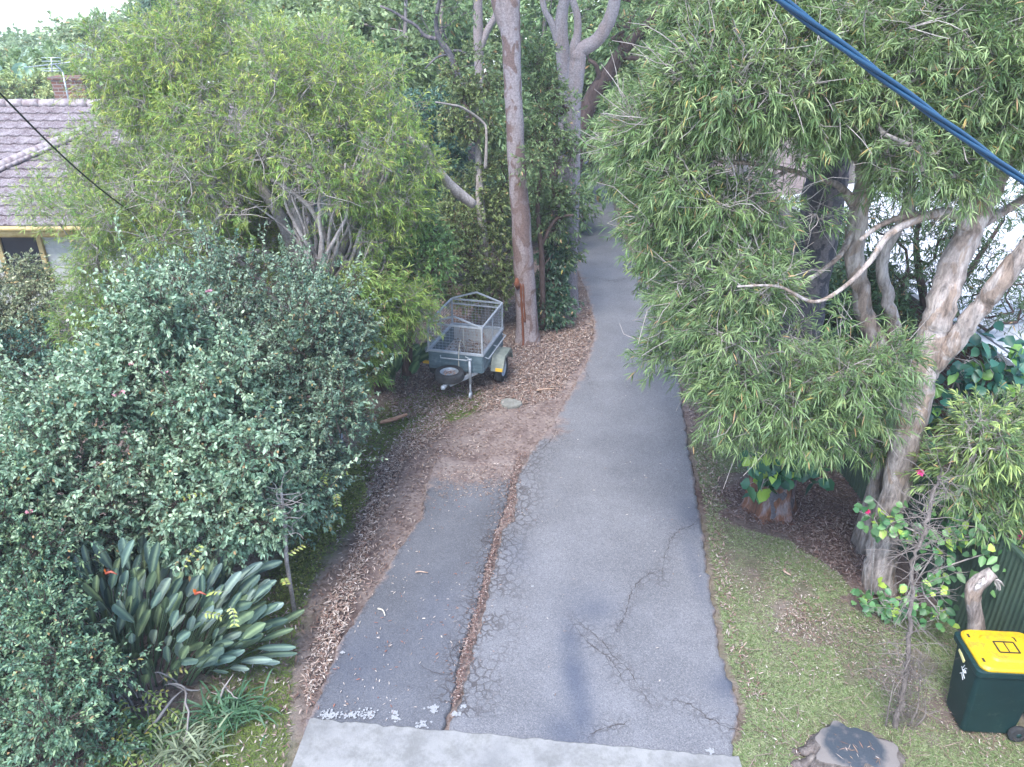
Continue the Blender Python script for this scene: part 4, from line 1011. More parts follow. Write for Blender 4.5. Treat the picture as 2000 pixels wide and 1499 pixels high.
LIME = [(0.0413, 0.0944, 0.0295), (0.1003, 0.1829, 0.0472), (0.1593, 0.2478, 0.059), (0.0826, 0.1475, 0.0472), (0.2242, 0.295, 0.0767)]
TEAL = [(0.0427, 0.092, 0.0594), (0.0732, 0.138, 0.0864), (0.1159, 0.1955, 0.1296), (0.1952, 0.276, 0.1836), (0.0915, 0.1495, 0.0918), (0.2684, 0.3335, 0.216)]
DKTEAL = [(0.0168, 0.0532, 0.0448), (0.035, 0.084, 0.0672), (0.056, 0.119, 0.091), (0.098, 0.168, 0.126)]
MIDG = [(0.0897, 0.1456, 0.0728), (0.1346, 0.2111, 0.1019), (0.1943, 0.2694, 0.131), (0.1121, 0.1674, 0.1019)]
GREYG = [(.09, .12, .07), (.14, .175, .1), (.2, .23, .14), (.07, .095, .055)]
BGG = [(0.1, 0.15, 0.0813), (0.15, 0.2125, 0.1063), (0.2125, 0.2687, 0.1375), (0.125, 0.175, 0.1063)]

# ---- big light green tree in front of the tiled house
g0 = gd(610, 770); Yt = 13.6
lim = [limb([(622, 700, Yt, 34), (600, 620, Yt, 32), (585, 560, Yt, 30), (568, 470, Yt, 26), (520, 380, Yt, 20), (440, 290, Yt+.2, 14), (350, 230, Yt, 8)]),
       limb([(612, 690, Yt, 26), (640, 600, Yt-.2, 24), (655, 520, Yt-.3, 20), (700, 430, Yt-.4, 15), (735, 350, Yt-.4, 9), (760, 280, Yt-.4, 6)]),
       limb([(600, 660, Yt, 26), (572, 560, Yt-.4, 24), (590, 460, Yt-.5, 20), (560, 350, Yt-.4, 16), (590, 240, Yt-.2, 11), (580, 130, Yt, 6)]),
       limb([(618, 680, Yt, 20), (676, 600, Yt-.5, 18), (690, 540, Yt-.7, 15), (640, 470, Yt-.8, 11), (600, 400, Yt-.9, 9), (530, 350, Yt-1, 6)]),
       limb([(618, 690, Yt, 18), (560, 620, Yt-.5, 16), (500, 540, Yt-.7, 12), (400, 470, Yt-.9, 9), (300, 440, Yt-1, 6)])]
lim[0] = (np.vstack([[lim[0][0][0][0], lim[0][0][0][1], -.1], lim[0][0]]), np.concatenate([[.2], lim[0][1]]))
for k in range(18):   # sheaf of thin stems fanning out of the fork
    x0 = R.uniform(575, 700); x1 = x0 + (x0 - 630) * 1.3 + R.normal(0, 40); y0 = R.uniform(500, 590); y1 = R.uniform(250, 400); yy = Yt - R.uniform(.5, 1.3)
    lim.append(limb([(625 + (x0 - 625) * .5, 680, Yt - .1, 9), (x0, y0, yy, 8), ((x0 + x1) / 2 + R.normal(0, 14), (y0 + y1) / 2, yy, 6), (x1, y1, yy, 3)], wob=.012))
blobs = [(560,330,15.0,120,80,.5),(450,400,15.0,110,80,.5),(660,420,15.0,90,80,.5),(560,470,15.2,120,60,.4),(640,520,15.0,90,60,.4),(380,300,15.0,120,70,.5),(285,150,14,110,85,1.0),(370,110,14.2,130,85,1.2),(480,130,14.4,120,85,1.2),(620,130,14.2,130,75,1.2),(700,220,13.6,100,110,1.2),(480,240,13.6,190,120,1.5),(290,260,13.8,130,90,1.1),
         (640,330,13.2,140,110,1.2),(380,370,13.2,180,80,1.2),(750,330,13.2,70,80,1.0),(740,400,13.2,60,60,.6),(220,470,13.0,130,90,.9),(350,500,12.8,130,70,.9),(130,430,13.4,90,70,.7),
         (190,580,12.8,90,75,.7),(480,480,12.9,110,75,.9),(745,560,12.9,70,90,.6),(700,480,12.8,60,60,.5),(100,390,13.6,50,30,.4)]
def deadr(p): return -6.2 < p[0] < -2.2 and 1.0 < p[2] < 5.0
def exl(p):   # the twiggy hollow above the forks carries little leaf
    q = at(600, 440, Yt); d = ((p[0]-q[0]) / 1.15) ** 2 + ((p[2]-q[2]) / 1.2) ** 2
    tr_ = (p[0] > -1.75 and p[2] < 1.9 and p[1] > 13.3)
    hw = (p[0] < -7.5 and 2.2 < p[2] < 3.85)
    return (d < 1 and p[1] < 14.0 and R.random() < .9) or (tr_ and p[0] > -1.5) or hw
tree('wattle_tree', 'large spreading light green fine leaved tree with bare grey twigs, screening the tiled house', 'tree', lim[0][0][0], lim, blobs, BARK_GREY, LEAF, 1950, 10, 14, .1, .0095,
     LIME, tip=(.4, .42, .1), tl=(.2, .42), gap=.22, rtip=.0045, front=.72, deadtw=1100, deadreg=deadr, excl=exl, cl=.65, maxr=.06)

tree('evergreen_tree', 'dense mid green small leaved tree left of the trailer, under the wattle crown', 'tree', (at(800, 600, 14.2)[0], 14.2, 0), [limb([(795, 730, 14.2, 22), (795, 600, 14.2, 18), (780, 480, 14.2, 12), (770, 400, 14.2, 6)])],
     [(765,420,14.0,70,65,.8),(795,490,13.8,60,60,.7),(785,565,13.7,50,55,.6),(750,520,13.6,60,70,.6),(755,635,13.5,45,40,.4),(725,620,13.4,50,60,.5)], BARK_BROWN, GLOSS, 620, 9, 12, .07, .018, [(.03, .075, .03), (.06, .125, .045), (.09, .165, .055), (.045, .1, .05)], tip=(.15, .24, .07), gap=.05, tl=(.14, .3), cl=.6)
# ---- paperbark on the right
Yp = 8.3
lim = [limb([(1716, 1160, 8.15, 78), (1722, 1090, 8.2, 66), (1742, 980, 8.2, 62), (1765, 880, 8.2, 64), (1795, 760, 8.2, 66), (1815, 680, 8.2, 62), (1838, 600, 8.2, 62), (1868, 510, 8.3, 58), (1905, 430, 8.4, 50), (1955, 340, 8.5, 40), (1990, 240, 8.5, 34), (1995, 120, 8.5, 28), (1985, -20, 8.5, 24)], wob=.012),
       limb([(1812, 730, 8.2, 40), (1852, 680, 8.1, 42), (1900, 620, 8.0, 44), (1950, 560, 7.9, 44), (2000, 490, 7.8, 42), (2080, 390, 7.7, 36), (2160, 280, 7.7, 28)], wob=.01),
       limb([(1905, 480, 8.35, 26), (1885, 440, 8.3, 26), (1850, 415, 8.2, 22), (1790, 430, 8.1, 19), (1735, 460, 8.0, 15), (1700, 510, 7.9, 12), (1650, 560, 7.8, 10), (1590, 590, 7.7, 8), (1520, 560, 7.6, 6), (1440, 560, 7.5, 5)]),
       limb([(1880, 500, 8.3, 26), (1885, 430, 8.35, 28), (1895, 370, 8.4, 25), (1915, 310, 8.4, 20), (1900, 230, 8.4, 14), (1860, 140, 8.3, 10)]),
       limb([(1850, 424, 8.2, 18), (1780, 420, 8.3, 15), (1720, 440, 8.3, 11), (1680, 470, 8.2, 8)]),
       limb([(1915, 440, 8.4, 20), (1990, 395, 8.6, 18), (2060, 350, 8.8, 14)])]
lim = [(a, b * .87) for a, b in lim]
lim[0] = (np.vstack([[lim[0][0][0][0] - .03, lim[0][0][0][1], -.1], lim[0][0]]), np.concatenate([[.28], lim[0][1]]))
st2 = [limb([(1768, 760, 9.1, 22), (1750, 680, 9.1, 30), (1745, 630, 9.1, 26), (1730, 570, 9.1, 24), (1725, 500, 9.1, 22), (1760, 430, 9.1, 18), (1775, 370, 9.1, 13)], wob=.01),
       limb([(1765, 760, 9.1, 30), (1700, 640, 9.2, 34), (1678, 560, 9.2, 36), (1668, 480, 9.2, 36), (1680, 400, 9.2, 38), (1690, 350, 9.2, 30), (1660, 290, 9.1, 16), (1600, 255, 9.0, 14), (1540, 245, 8.9, 11), (1480, 230, 8.8, 8), (1410, 225, 8.7, 6)], wob=.01),
       limb([(1668, 400, 9.2, 22), (1640, 365, 9.1, 14), (1600, 350, 9.0, 11), (1530, 330, 8.8, 9), (1470, 320, 8.7, 8), (1400, 315, 8.6, 6)]),
       limb([(1545, 262, 8.9, 9), (1480, 270, 8.8, 8), (1400, 270, 8.7, 6), (1330, 290, 8.6, 4)]),
       limb([(1535, 335, 8.8, 9), (1440, 390, 8.6, 8), (1390, 430, 8.5, 6), (1340, 480, 8.4, 4)]),
       limb([(1690, 360, 9.2, 22), (1700, 250, 9.2, 18), (1680, 120, 9.3, 16), (1640, 20, 9.3, 12)]),
       limb([(1672, 430, 9.2, 18), (1640, 500, 9.0, 10), (1560, 560, 8.6, 8)])]
st2[0] = (np.vstack([[st2[0][0][0][0] - .1, 9.1, -.1], st2[0][0]]), np.concatenate([[.14], st2[0][1]]))
st2[1] = (np.vstack([[st2[0][0][0][0] - .02, 9.05, .4], st2[1][0]]), np.concatenate([[.12], st2[1][1]]))
PBL = [(1420,70,9.6,80,90,.8),(1480,90,9.4,100,100,1.0),(1270,268,9.6,80,55,.8),(1380,200,9.2,110,90,.9),(1305,380,9.7,42,50,.5),(1340,410,9.2,75,100,.8),(1400,520,8.6,90,115,.8),(1440,640,8.2,110,110,.8),
       (1350,600,9.0,50,55,.5),(1530,720,8.0,140,90,.7),(1650,690,7.9,120,90,.6),(1470,790,8.0,100,45,.5),(1630,785,7.9,110,60,.6),(1480,380,8.9,130,90,.6),(1560,170,8.9,140,120,.8),(1700,150,8.8,150,130,.8),
       (1840,110,8.6,150,120,.8),(1800,260,8.5,120,90,.6),(1950,200,8.4,90,120,.6),(1600,30,9.2,120,60,.8),(1440,10,9.6,90,60,.8),(1930,30,8.6,120,80,.7),(1500,600,8.1,90,70,.5),(1710,740,7.8,45,40,.3),(1320,690,8.8,40,50,.3),
       (1790,330,8.3,90,40,.4),(1600,300,8.7,110,50,.5),(2060,150,8.4,90,160,.7)]
def exr(p):
    a = at(1820, 520, 8.2); dd = ((p[0]-a[0]) / 1.15) ** 2 + ((p[2]-a[2]) / .85) ** 2
    c = at(1500, 310, 8.8); d3 = ((p[0]-c[0]) / 1.05) ** 2 + ((p[2]-c[2]) / .45) ** 2 if p[1] < 9.1 else 9
    e = at(1612, 480, 8.4); d4 = ((p[0]-e[0]) / .62) ** 2 + ((p[2]-e[2]) / 1.0) ** 2
    f_ = at(1790, 760, 8.0); d5 = ((p[0]-f_[0] - .22 * (p[2]-f_[2])) / .5) ** 2 + ((p[2]-f_[2]) / 1.2) ** 2 if p[1] < 8.3 else 9
    if d5 < 1 and R.random() < .94: return True
    return dd < 1 or (d3 < 1 and R.random() < .85) or (d4 < 1 and R.random() < .93)
def split(bl, f): return [b for b in bl if f(b)]
tree('paperbark_tree', 'thick pale flaky paperbark trunk forking twice, beside the fence, with drooping willowy leaves', 'tree', lim[0][0][0], lim, split(PBL, lambda b: b[0] > 1690 or (b[1] > 560)), BARK_PAPER, LEAF, 800, 9, 16, .125, .012,
     OLIVE, tip=(.26, .32, .16), tl=(.2, .42), gap=.32, rtip=.005, front=.6, deadtw=260, cl=.62, excl=exr, droop=.3, upb=.05, splay=.85, rough=.055, trunk_sides=26, nb=420, bbark=BARK_GREY)
tree('paperbark_tree', 'slimmer two stemmed paperbark whose leafy crown hangs over the driveway', 'tree', st2[0][0][0], st2, split(PBL, lambda b: not (b[0] > 1690 or (b[1] > 560))), BARK_PAPER, LEAF, 1050, 9, 16, .125, .012,
     OLIVE, tip=(.26, .32, .16), tl=(.2, .42), gap=.32, rtip=.005, front=.6, deadtw=900, cl=.62, deadreg=lambda p: abs(p[0] - 2.9) < 2.0 and 1.8 < p[2] < 6.6 and p[1] < 9.4, excl=exr, droop=.3, upb=.05, splay=.85, rough=.05, trunk_sides=16, nb=600, bbark=BARK_GREY)
# thin stem beside the thick one
P, r_ = limb([(1700, 1010, 8.9, 20), (1710, 940, 8.9, 20), (1712, 900, 8.9, 18), (1690, 860, 8.9, 14), (1680, 800, 8.8, 10)])
P2_, r2_ = limb([(1711, 905, 8.9, 12), (1724, 870, 8.9, 11), (1726, 820, 8.8, 8)])
P = np.vstack([[P[0][0], P[0][1], -.05], P]); r_ = np.concatenate([[r_[0]*1.3], r_])
tree('paperbark_sapling', 'thin forked sapling stem close to the left of the thick paperbark trunk', 'tree', P[0], [(P, r_), (P2_, r2_)], [(1690,830,8.8,50,50,.4)], BARK_PAPER, LEAF, 24, 8, 12, .12, .016, OLIVE, tip=(.27, .34, .12), droop=.4, splay=.6)

# ---- spotted gum with ivy at its foot
P, r_ = limb([(1504, 1000, 10.0, 90), (1508, 960, 10.0, 84), (1518, 880, 10.05, 82), (1540, 760, 10.1, 82), (1562, 640, 10.15, 82), (1588, 500, 10.2, 80), (1606, 400, 10.2, 78), (1622, 300, 10.25, 76), (1640, 140, 10.3, 72), (1655, 0, 10.3, 68), (1670, -160, 10.4, 62), (1690, -420, 10.5, 45)], wob=.01)
P = np.vstack([[P[0][0], P[0][1], -.1], P]); r_ = np.concatenate([[r_[0] * 1.25], r_])
sg = tree('spotted_gum', 'dark spotted gum trunk with reddish fluted base and ivy, right of the driveway', 'tree', P[0], [(P, r_)], [(1700,-420,10.5,330,150,2.2), (1500,-330,10.8,200,110,1.6)], BARK_SPOT, LEAF, 90, 7, 9, .16, .028, OLIVE, trunk_sides=30, rough=.03, twigwood=False, nb=50, maxr=.08, rtip=.01, tl=(.3, .6), front=0)
off = sg.location
b = MB(); th = np.linspace(0, 2*math.pi, 48, endpoint=False); V = []
for k, (z_, s_) in enumerate(((-.1, 1.22), (.0, 1.13), (.12, 1.08), (.3, 1.05), (.5, 1.035), (.7, 1.025), (.85, 1.015))):
    fl = 1 + (.09 * np.exp(-z_ * 2.5)) * np.cos(th * 6 + .5) + .04 * np.sin(th * 11)
    q = P[0] * 0 + [np.interp(z_, P[:, 2], P[:, 0]), np.interp(z_, P[:, 2], P[:, 1]), z_]; rr = np.interp(z_, P[:, 2], r_) * s_ * fl
    V += [(q[0] + a * math.cos(x), q[1] + a * math.sin(x), z_ + (.06 * math.sin(3 * x) + .04 * math.sin(7 * x) if k == 6 else 0)) for a, x in zip(rr, th)]
b.add(V, [(k*48+j, k*48+(j+1) % 48, (k+1)*48+(j+1) % 48, (k+1)*48+j) for k in range(6) for j in range(48)]); b.build('trunk_base', BARK_BASE, sg, off=off)
HEART = [(.015, .07, .04), (.03, .1, .055), (.06, .14, .06), (.02, .06, .045)]
def vine(name, label, cat, pts, n, size, pal, spread, tipc=(.22, .33, .05), flowers=None, group=None, basez=None, stems=True):
    base = pts[0]; o = thing(name, label, cat, (float(base[0]), float(base[1]), 0), 0, group); off = o.location
    b = MB(); sb = MB(); pts = np.array(pts)
    idx = R.integers(0, len(pts), n); C = pts[idx] + R.normal(0, 1, (n, 3)) * spread; C[:, 2] = np.maximum(C[:, 2], .03)
    D = R.normal(0, 1, (n, 3)) * [1, .6, .5] + [0, -.5, -.35]
    k = (R.random(n) < .16)[:, None]; col = palette(pal, n) * R.uniform(.75, 1.25, (n, 1)); col = np.where(k, np.array(tipc) * R.uniform(.7, 1.2, (n, 1)), col)
    leaves(b, C, D, size * R.uniform(.6, 1.2, n), size * .88 * R.uniform(.7, 1.1, n), col, 'oval', .2, up=np.array([0, -.7, 1.0]))
    b.build('foliage', GLOSS, o, off=off)
    if stems:
        for j in range(0, n, 5):
            a = pts[idx[j]] + R.normal(0, .03, 3); sb.tube(smooth_poly([a, (a + C[j]) / 2 + R.normal(0, .04, 3), C[j]], 5), [.006, .005, .004, .004, .003], 4, cap=False)
        sb.tube(smooth_poly(pts, len(pts) * 3), .01, 5, cap=False) if len(pts) > 2 else None
        sb.build('stem', BARK_GREY, o, off=off)
    if flowers:
        for (px, py, Yf, s_, c_) in flowers:
            c0 = at(px, py, Yf); fm = MB(); m_ = 26
            D = nrm(R.normal(0, 1, (m_, 3)) + [0, -.6, .3]); leaves(fm, np.tile(c0, (m_, 1)), D, s_, s_ * .6, np.tile(np.array(c_), (m_, 1)) * R.uniform(.7, 1.2, (m_, 1)), 'oval', .2); fm.build('flower', GLOSS, o, off=off)
    return o
pts = [at(a, b_, 9.55) for a, b_ in ((1505, 915), (1490, 945), (1540, 900), (1570, 905), (1530, 930), (1590, 920), (1560, 880), (1475, 905))]
vine('ivy_plant', 'clump of dark heart shaped ivy leaves wrapped round the base of the spotted gum', 'climber', pts, 120, .2, HEART, [.1, .05, .09])
# vine along the fence and round the thick paperbark
pts = [at(1700, 1180, 7.95), at(1715, 1010, 7.9), at(1745, 1020, 7.75), at(1790, 1040, 7.6), at(1830, 1060, 7.5), at(1870, 1050, 7.4), at(1930, 1050, 7.3), at(1990, 1060, 7.3), at(1840, 1110, 7.3), at(1800, 1150, 7.2), at(1830, 1200, 7.1), at(1720, 1170, 7.7), at(1760, 1180, 7.5), at(1880, 1000, 7.6), at(1960, 1000, 7.5), at(1990, 1120, 7.0)]
vine('flowering_vine', 'heart leaved vine with small pink flowers sprawling over the green fence and paperbark foot', 'climber', pts, 480, .115, [(.03, .1, .04), (.06, .15, .06), (.1, .2, .07), (.04, .09, .05)], [.16, .08, .13], (.25, .36, .07),
     [(1798, 922, 7.5, .05, (.7, .05, .2)), (1695, 998, 7.8, .04, (.65, .04, .16)), (1993, 1050, 7.2, .04, (.6, .04, .2))])
pts = [at(a, b_, 8.7) for a, b_ in ((1900, 860), (1870, 740), (1910, 760), (1950, 760), (1980, 730), (1880, 800), (1940, 800), (1850, 830), (1890, 700), (1990, 790), (1950, 700))]
vine('broadleaf_shrub', 'dark teal broad leaved shrub behind the fork of the thick paperbark', 'shrub', pts, 420, .17, [(.01, .05, .045), (.02, .08, .06), (.04, .11, .07)], [.2, .12, .16], (.12, .25, .05))
gb = gd(1930, 1160)
tree('bottlebrush_shrub', 'narrow leaved light green shrub overhanging the fence at the right edge', 'shrub', (5.75, 8.2, 0), [limb([(1990, 1140, 7.9, 18), (1970, 1000, 7.9, 14), (1940, 880, 7.9, 8)])],
     [(1920,850,8.0,70,50,.4),(1960,880,7.8,90,90,.5),(1905,930,7.8,75,55,.4),(1980,960,7.7,70,60,.4),(1990,830,8,80,60,.4)], BARK_GREY, LEAF, 190, 8, 13, .12, .017, OLIVE, tip=(.3, .38, .12), droop=.4, splay=.6, gap=.1)
tree('garden_tree', 'dark twiggy tree between the paperbark and the white roof', 'tree', (6.3, 11.2, 0), [limb([(1830, 700, 11.4, 22), (1800, 560, 11.4, 16), (1790, 460, 11.4, 10), (1820, 360, 11.3, 6)]), limb([(1820, 640, 11.4, 14), (1900, 520, 11.4, 10), (1960, 430, 11.4, 6)])],
     [(1790,470,11.5,100,110,.6),(1950,560,11.2,100,110,.6),(1720,420,11.6,60,60,.4),(1900,400,11.4,110,60,.5)], BARK_BROWN, LEAF, 150, 7, 10, .11, .018, [(.03, .055, .03), (.05, .085, .045), (.075, .11, .06)], gap=.15, rtip=.005)

# ---- bare twiggy shrub by the bin
b0 = gd(1745, 1436)
P, r_ = limb([(1745, 1430, 5.95, 11), (1762, 1360, 5.98, 10), (1774, 1290, 6.0, 9), (1777, 1200, 6.05, 8), (1785, 1110, 6.1, 8), (1800, 1050, 6.15, 7), (1818, 990, 6.2, 8), (1832, 930, 6.25, 5)], wob=.012)
bs = thing('bare_shrub', 'leggy almost leafless shrub with tangled pale grey twigs left of the bin', 'shrub', (float(P[0][0]), float(P[0][1]), 0)); off = bs.location
b = MB(); b.tube(np.vstack([[P[0][0], P[0][1], -.06], P]), np.concatenate([[r_[0]*1.2], r_]), 8, rough=.08); b.build('trunk', BARK_TWIG, bs, off=off)
b = MB()
for k in range(150):
    i = R.integers(4, len(P)); a = P[i]; d = nrm(np.array([R.normal(), R.normal() * .7, R.uniform(-.3, 1.1)])); ln = R.uniform(.15, .55); q = [a]
    for s_ in range(6): d = nrm(d + R.normal(0, .2, 3) - [0, 0, .06]); q.append(q[-1] + d * ln / 6)
    b.tube(np.array(q), np.linspace(.0055, .0015, 7), 4, cap=False)
    for _ in range(2):
        j = R.integers(2, 6); e = nrm(d + R.normal(0, .6, 3)); b.tube(np.array([q[j], q[j] + e * .08, q[j] + (e + R.normal(0, .3, 3)) * .15]), [.003, .002, .001], 3, cap=False)
for k in range(170):
    a = P[0] + [R.normal(.05, .1), R.normal(0, .09), R.uniform(0, 1.0)]; d = nrm(np.array([R.normal() * .4, R.normal() * .3, 1.0])); q = [a]
    for s_ in range(4): d = nrm(d + R.normal(0, .3, 3)); q.append(q[-1] + d * R.uniform(.04, .1))
    q = np.array(q); q[:, 2] = np.maximum(q[:, 2], .01); b.tube(q, np.linspace(.0028, .001, 5), 3, cap=False)
for (dx, ln) in ((-.1, .6), (.14, .5), (.22, .35)):
    a = np.array([P[0][0], P[0][1], -.03]) + [dx, 0, 0]; b.tube(smooth_poly([a, a + [dx * .3, 0, ln * .5], a + [dx * .2, .05, ln]], 8), np.linspace(.012, .004, 8), 5)
b.build('branches', BARK_TWIG, bs, off=off)

# ---- the tall gums in the middle
P, r_ = limb([(1030, 672, 16.6, 56), (1030, 640, 16.6, 44), (1024, 540, 16.6, 41), (1018, 440, 16.6, 38), (1010, 330, 16.6, 35), (1004, 220, 16.6, 34), (1000, 120, 16.6, 35), (996, 40, 16.6, 40), (994, -30, 16.6, 40), (985, -150, 16.6, 34), (975, -330, 16.6, 24), (970, -480, 16.6, 12)], wob=.006)
P = np.vstack([[P[0][0], P[0][1], -.12], P]); r_ = np.concatenate([[r_[0] * 1.15], r_])
lb_ = limb([(988, 60, 16.6, 22), (975, 20, 16.6, 24), (960, -40, 16.6, 22), (930, -140, 16.4, 16), (890, -280, 16.2, 10)])
gA = tree('gum_tree', 'tall smooth pinkish gum trunk standing beside the trailer, forking near the top of the view', 'tree', P[0], [(P, r_), lb_], [(960,-420,16.6,220,130,2.5), (870,-300,16.2,120,90,1.5)], BARK_PINK, LEAF, 90, 7, 9, .16, .03, OLIVE, trunk_sides=26, rough=.02, twigwood=False, nb=60, maxr=.08, rtip=.012, tl=(.35, .7), front=0, excl=lambda p: p[2] < 9.3)
off = gA.location
b = MB(); q0 = at(1018, 548, 16.6); 
for dx, L_, w_ in ((-.1, 1.55, .045), (-.045, .9, .03)):
    a = q0 + [dx * .5, -.2, 0]; n = 14; zz = np.linspace(a[2], a[2] - L_, n); xs_ = np.interp(zz, P[:, 2], P[:, 0]) + dx; yy = np.interp(zz, P[:, 2], P[:, 1]); rr = np.interp(zz, P[:, 2], r_)
    yy = yy - np.sqrt(np.maximum(rr**2 - dx**2, 0)) * 1.01
    b.tube(np.stack([xs_, yy, zz], 1), w_ * (.5 + .5*np.abs(np.sin(np.arange(n)*1.1)))*.8, 6)
b.tube([q0 + [-.1, -.19, .12], q0 + [-.1, -.24, 0], q0 + [-.08, -.2, -.14]], [.03, .075, .03], 8, rough=.2)
b.build('bark_wound', mat('rusty_wound', (.14, .045, .022), .8), gA, off=off)
P, r_ = limb([(1112, 612, 18.5, 44), (1110, 560, 18.5, 36), (1112, 450, 18.5, 36), (1116, 330, 18.5, 35), (1118, 210, 18.5, 33), (1127, 130, 18.5, 32), (1133, 100, 18.5, 30), (1165, 80, 18.5, 26), (1190, 40, 18.4, 25), (1203, -10, 18.3, 23), (1215, -120, 18.2, 19), (1230, -300, 18.2, 10)], wob=.006)
P = np.vstack([[P[0][0], P[0][1], -.12], P]); r_ = np.concatenate([[r_[0] * 1.2], r_])
l2 = limb([(1127, 130, 18.5, 22), (1122, 95, 18.5, 20), (1128, 65, 18.5, 16), (1127, 30, 18.5, 14), (1115, -20, 18.5, 13), (1100, -160, 18.6, 8)])
tree('gum_tree', 'pale gum by the driveway whose trunk splits into two curved smooth limbs', 'tree', P[0], [(P, r_), l2], [(1220,-250,18.2,200,120,2.2)], BARK_GUM, LEAF, 80, 7, 9, .16, .03, OLIVE, trunk_sides=22, rough=.02, twigwood=False, nb=50, maxr=.07, rtip=.012, tl=(.35, .7), front=0, excl=lambda p: p[2] < 9.3)
P, r_ = limb([(1102, 560, 19.8, 30), (1104, 430, 19.8, 30), (1104, 300, 19.8, 28), (1104, 180, 19.8, 27), (1098, 90, 19.8, 26), (1096, 40, 19.8, 24), (1104, -20, 19.8, 20), (1110, -180, 19.8, 14)], wob=.006)
P = np.vstack([[P[0][0], P[0][1], -.12], P]); r_ = np.concatenate([[r_[0]], r_])
tree('gum_tree', 'slim grey gum just behind the curved limbed gum, its two tops rising out of view', 'tree', P[0], [(P, r_), limb([(1092, 90, 19.8, 16), (1080, 50, 19.8, 14), (1064, 20, 19.8, 12), (1055, -30, 19.8, 11), (1040, -140, 19.8, 8)])], [(1100,-250,19.8,120,90,1.6)], BARK_GUM, LEAF, 40, 7, 9, .16, .03, OLIVE, trunk_sides=18, rough=.02, twigwood=False, nb=25, maxr=.06, rtip=.012, tl=(.35, .7), front=0, excl=lambda p: p[2] < 9.5)
P, r_ = limb([(1076, 520, 20.6, 24), (1078, 400, 20.6, 22), (1088, 260, 20.6, 12), (1090, 160, 20.6, 9), (1094, 80, 20.4, 7), (1105, 10, 20.2, 5)])
P = np.vstack([[P[0][0], P[0][1], -.1], P]); r_ = np.concatenate([[r_[0] * 1.2], r_])
tree('brown_barked_tree', 'rough brown trunk half hidden between the big gum and the pale gum', 'tree', P[0], [(P, r_)], [(1080,330,20.4,70,80,.7)], BARK_BROWN, LEAF, 30, 6, 9, .12, .03, MIDG, rough=.06)
P, r_ = limb([(1118, 340, 23.5, 34), (1135, 250, 23.5, 33), (1160, 185, 23.5, 32), (1190, 140, 23.4, 28), (1215, 100, 23.3, 24), (1255, 60, 23.2, 20), (1285, 20, 23.0, 16), (1300, -60, 23, 12)])
P = np.vstack([[P[0][0] - .05, P[0][1], -.1], P]); r_ = np.concatenate([[r_[0] * 1.2], r_])
tree('leaning_tree', 'dark brown leaning trunk crossing to the upper right above the far driveway', 'tree', P[0], [(P, r_), limb([(1213, 112, 23.3, 10), (1250, 115, 23.2, 8), (1280, 118, 23.2, 5)]), limb([(1172, 165, 23.4, 10), (1165, 130, 23.2, 9), (1150, 118, 23.2, 7)]), limb([(1212, 100, 23.3, 8), (1218, 60, 23.3, 6), (1240, 30, 23.3, 4)])],
     [(1300,-40,23,160,110,1.6), (1250,60,23.4,70,60,.8)], BARK_BROWN, LEAF, 70, 7, 9, .16, .03, OLIVE, rough=.05, twigwood=False, rtip=.01, tl=(.3, .6), excl=lambda p: p[2] < 5.6)
P, r_ = limb([(936, 420, 25, 22), (938, 300, 25, 20), (937, 170, 25, 19), (934, 80, 25, 20), (933, 0, 25, 18), (930, -140, 25, 14)])
P = np.vstack([[P[0][0], P[0][1], -.1], P]); r_ = np.concatenate([[r_[0] * 1.2], r_])
tree('gum_tree', 'distant pale forked gum seen left of the big pinkish trunk', 'tree', P[0], [(P, r_), limb([(938, 95, 25, 14), (952, 60, 25, 13), (968, 30, 25, 12), (980, -20, 25, 11), (990, -100, 25, 8)])], [(940,-140,25,150,110,2)], BARK_GUM, LEAF, 60, 7, 8, .18, .035, OLIVE, rough=.02, twigwood=False, rtip=.012, tl=(.35, .7), front=0, excl=lambda p: p[2] < 8.2)
P, r_ = limb([(925, 330, 22, 18), (912, 190, 22, 15), (895, 150, 22, 13), (880, 110, 22, 13), (860, 78, 22, 12), (853, 60, 22, 9), (852, 30, 22, 8), (860, -10, 22, 6), (862, -80, 22, 4)])
P = np.vstack([[P[0][0] + .2, P[0][1], -.1], P]); r_ = np.concatenate([[r_[0] * 1.2], r_])
tree('twisted_tree', 'small tree with contorted dark branches reaching left of the big gum', 'tree', P[0], [(P, r_), limb([(852, 76, 22, 8), (830, 70, 22, 7), (812, 50, 22, 6), (790, 38, 22, 6), (770, 24, 22, 5), (742, 12, 22, 4)]), limb([(873, 100, 22, 5), (900, 100, 22, 5), (915, 112, 22, 3)]), limb([(885, 106, 22, 5), (855, 112, 22, 4), (830, 135, 22, 3)])],
     [(870,20,22.4,60,60,.6)], BARK_SPOT, LEAF, 26, 6, 8, .12, .025, OLIVE, rough=.05, rtip=.006, excl=lambda p: p[2] < 6)
P, r_ = limb([(925, 400, 15.6, 18), (885, 368, 15.4, 20), (862, 340, 15.2, 17), (845, 315, 15.1, 15), (828, 286, 15, 15), (800, 272, 14.9, 13), (785, 258, 14.9, 11), (768, 243, 14.8, 9)])
lb2 = limb([(948, 330, 17.0, 7), (950, 260, 17.0, 5), (942, 238, 17.0, 5), (905, 212, 16.8, 5), (880, 205, 16.6, 4), (850, 200, 16.4, 3)])
tk = limb([(950, 590, 17.4, 22), (945, 480, 17.3, 20), (938, 400, 17.2, 18), (935, 320, 17.4, 13), (930, 200, 17.5, 8)])
tk = (np.vstack([[tk[0][0][0], tk[0][0][1], -.1], tk[0]]), np.concatenate([[.16], tk[1]]))
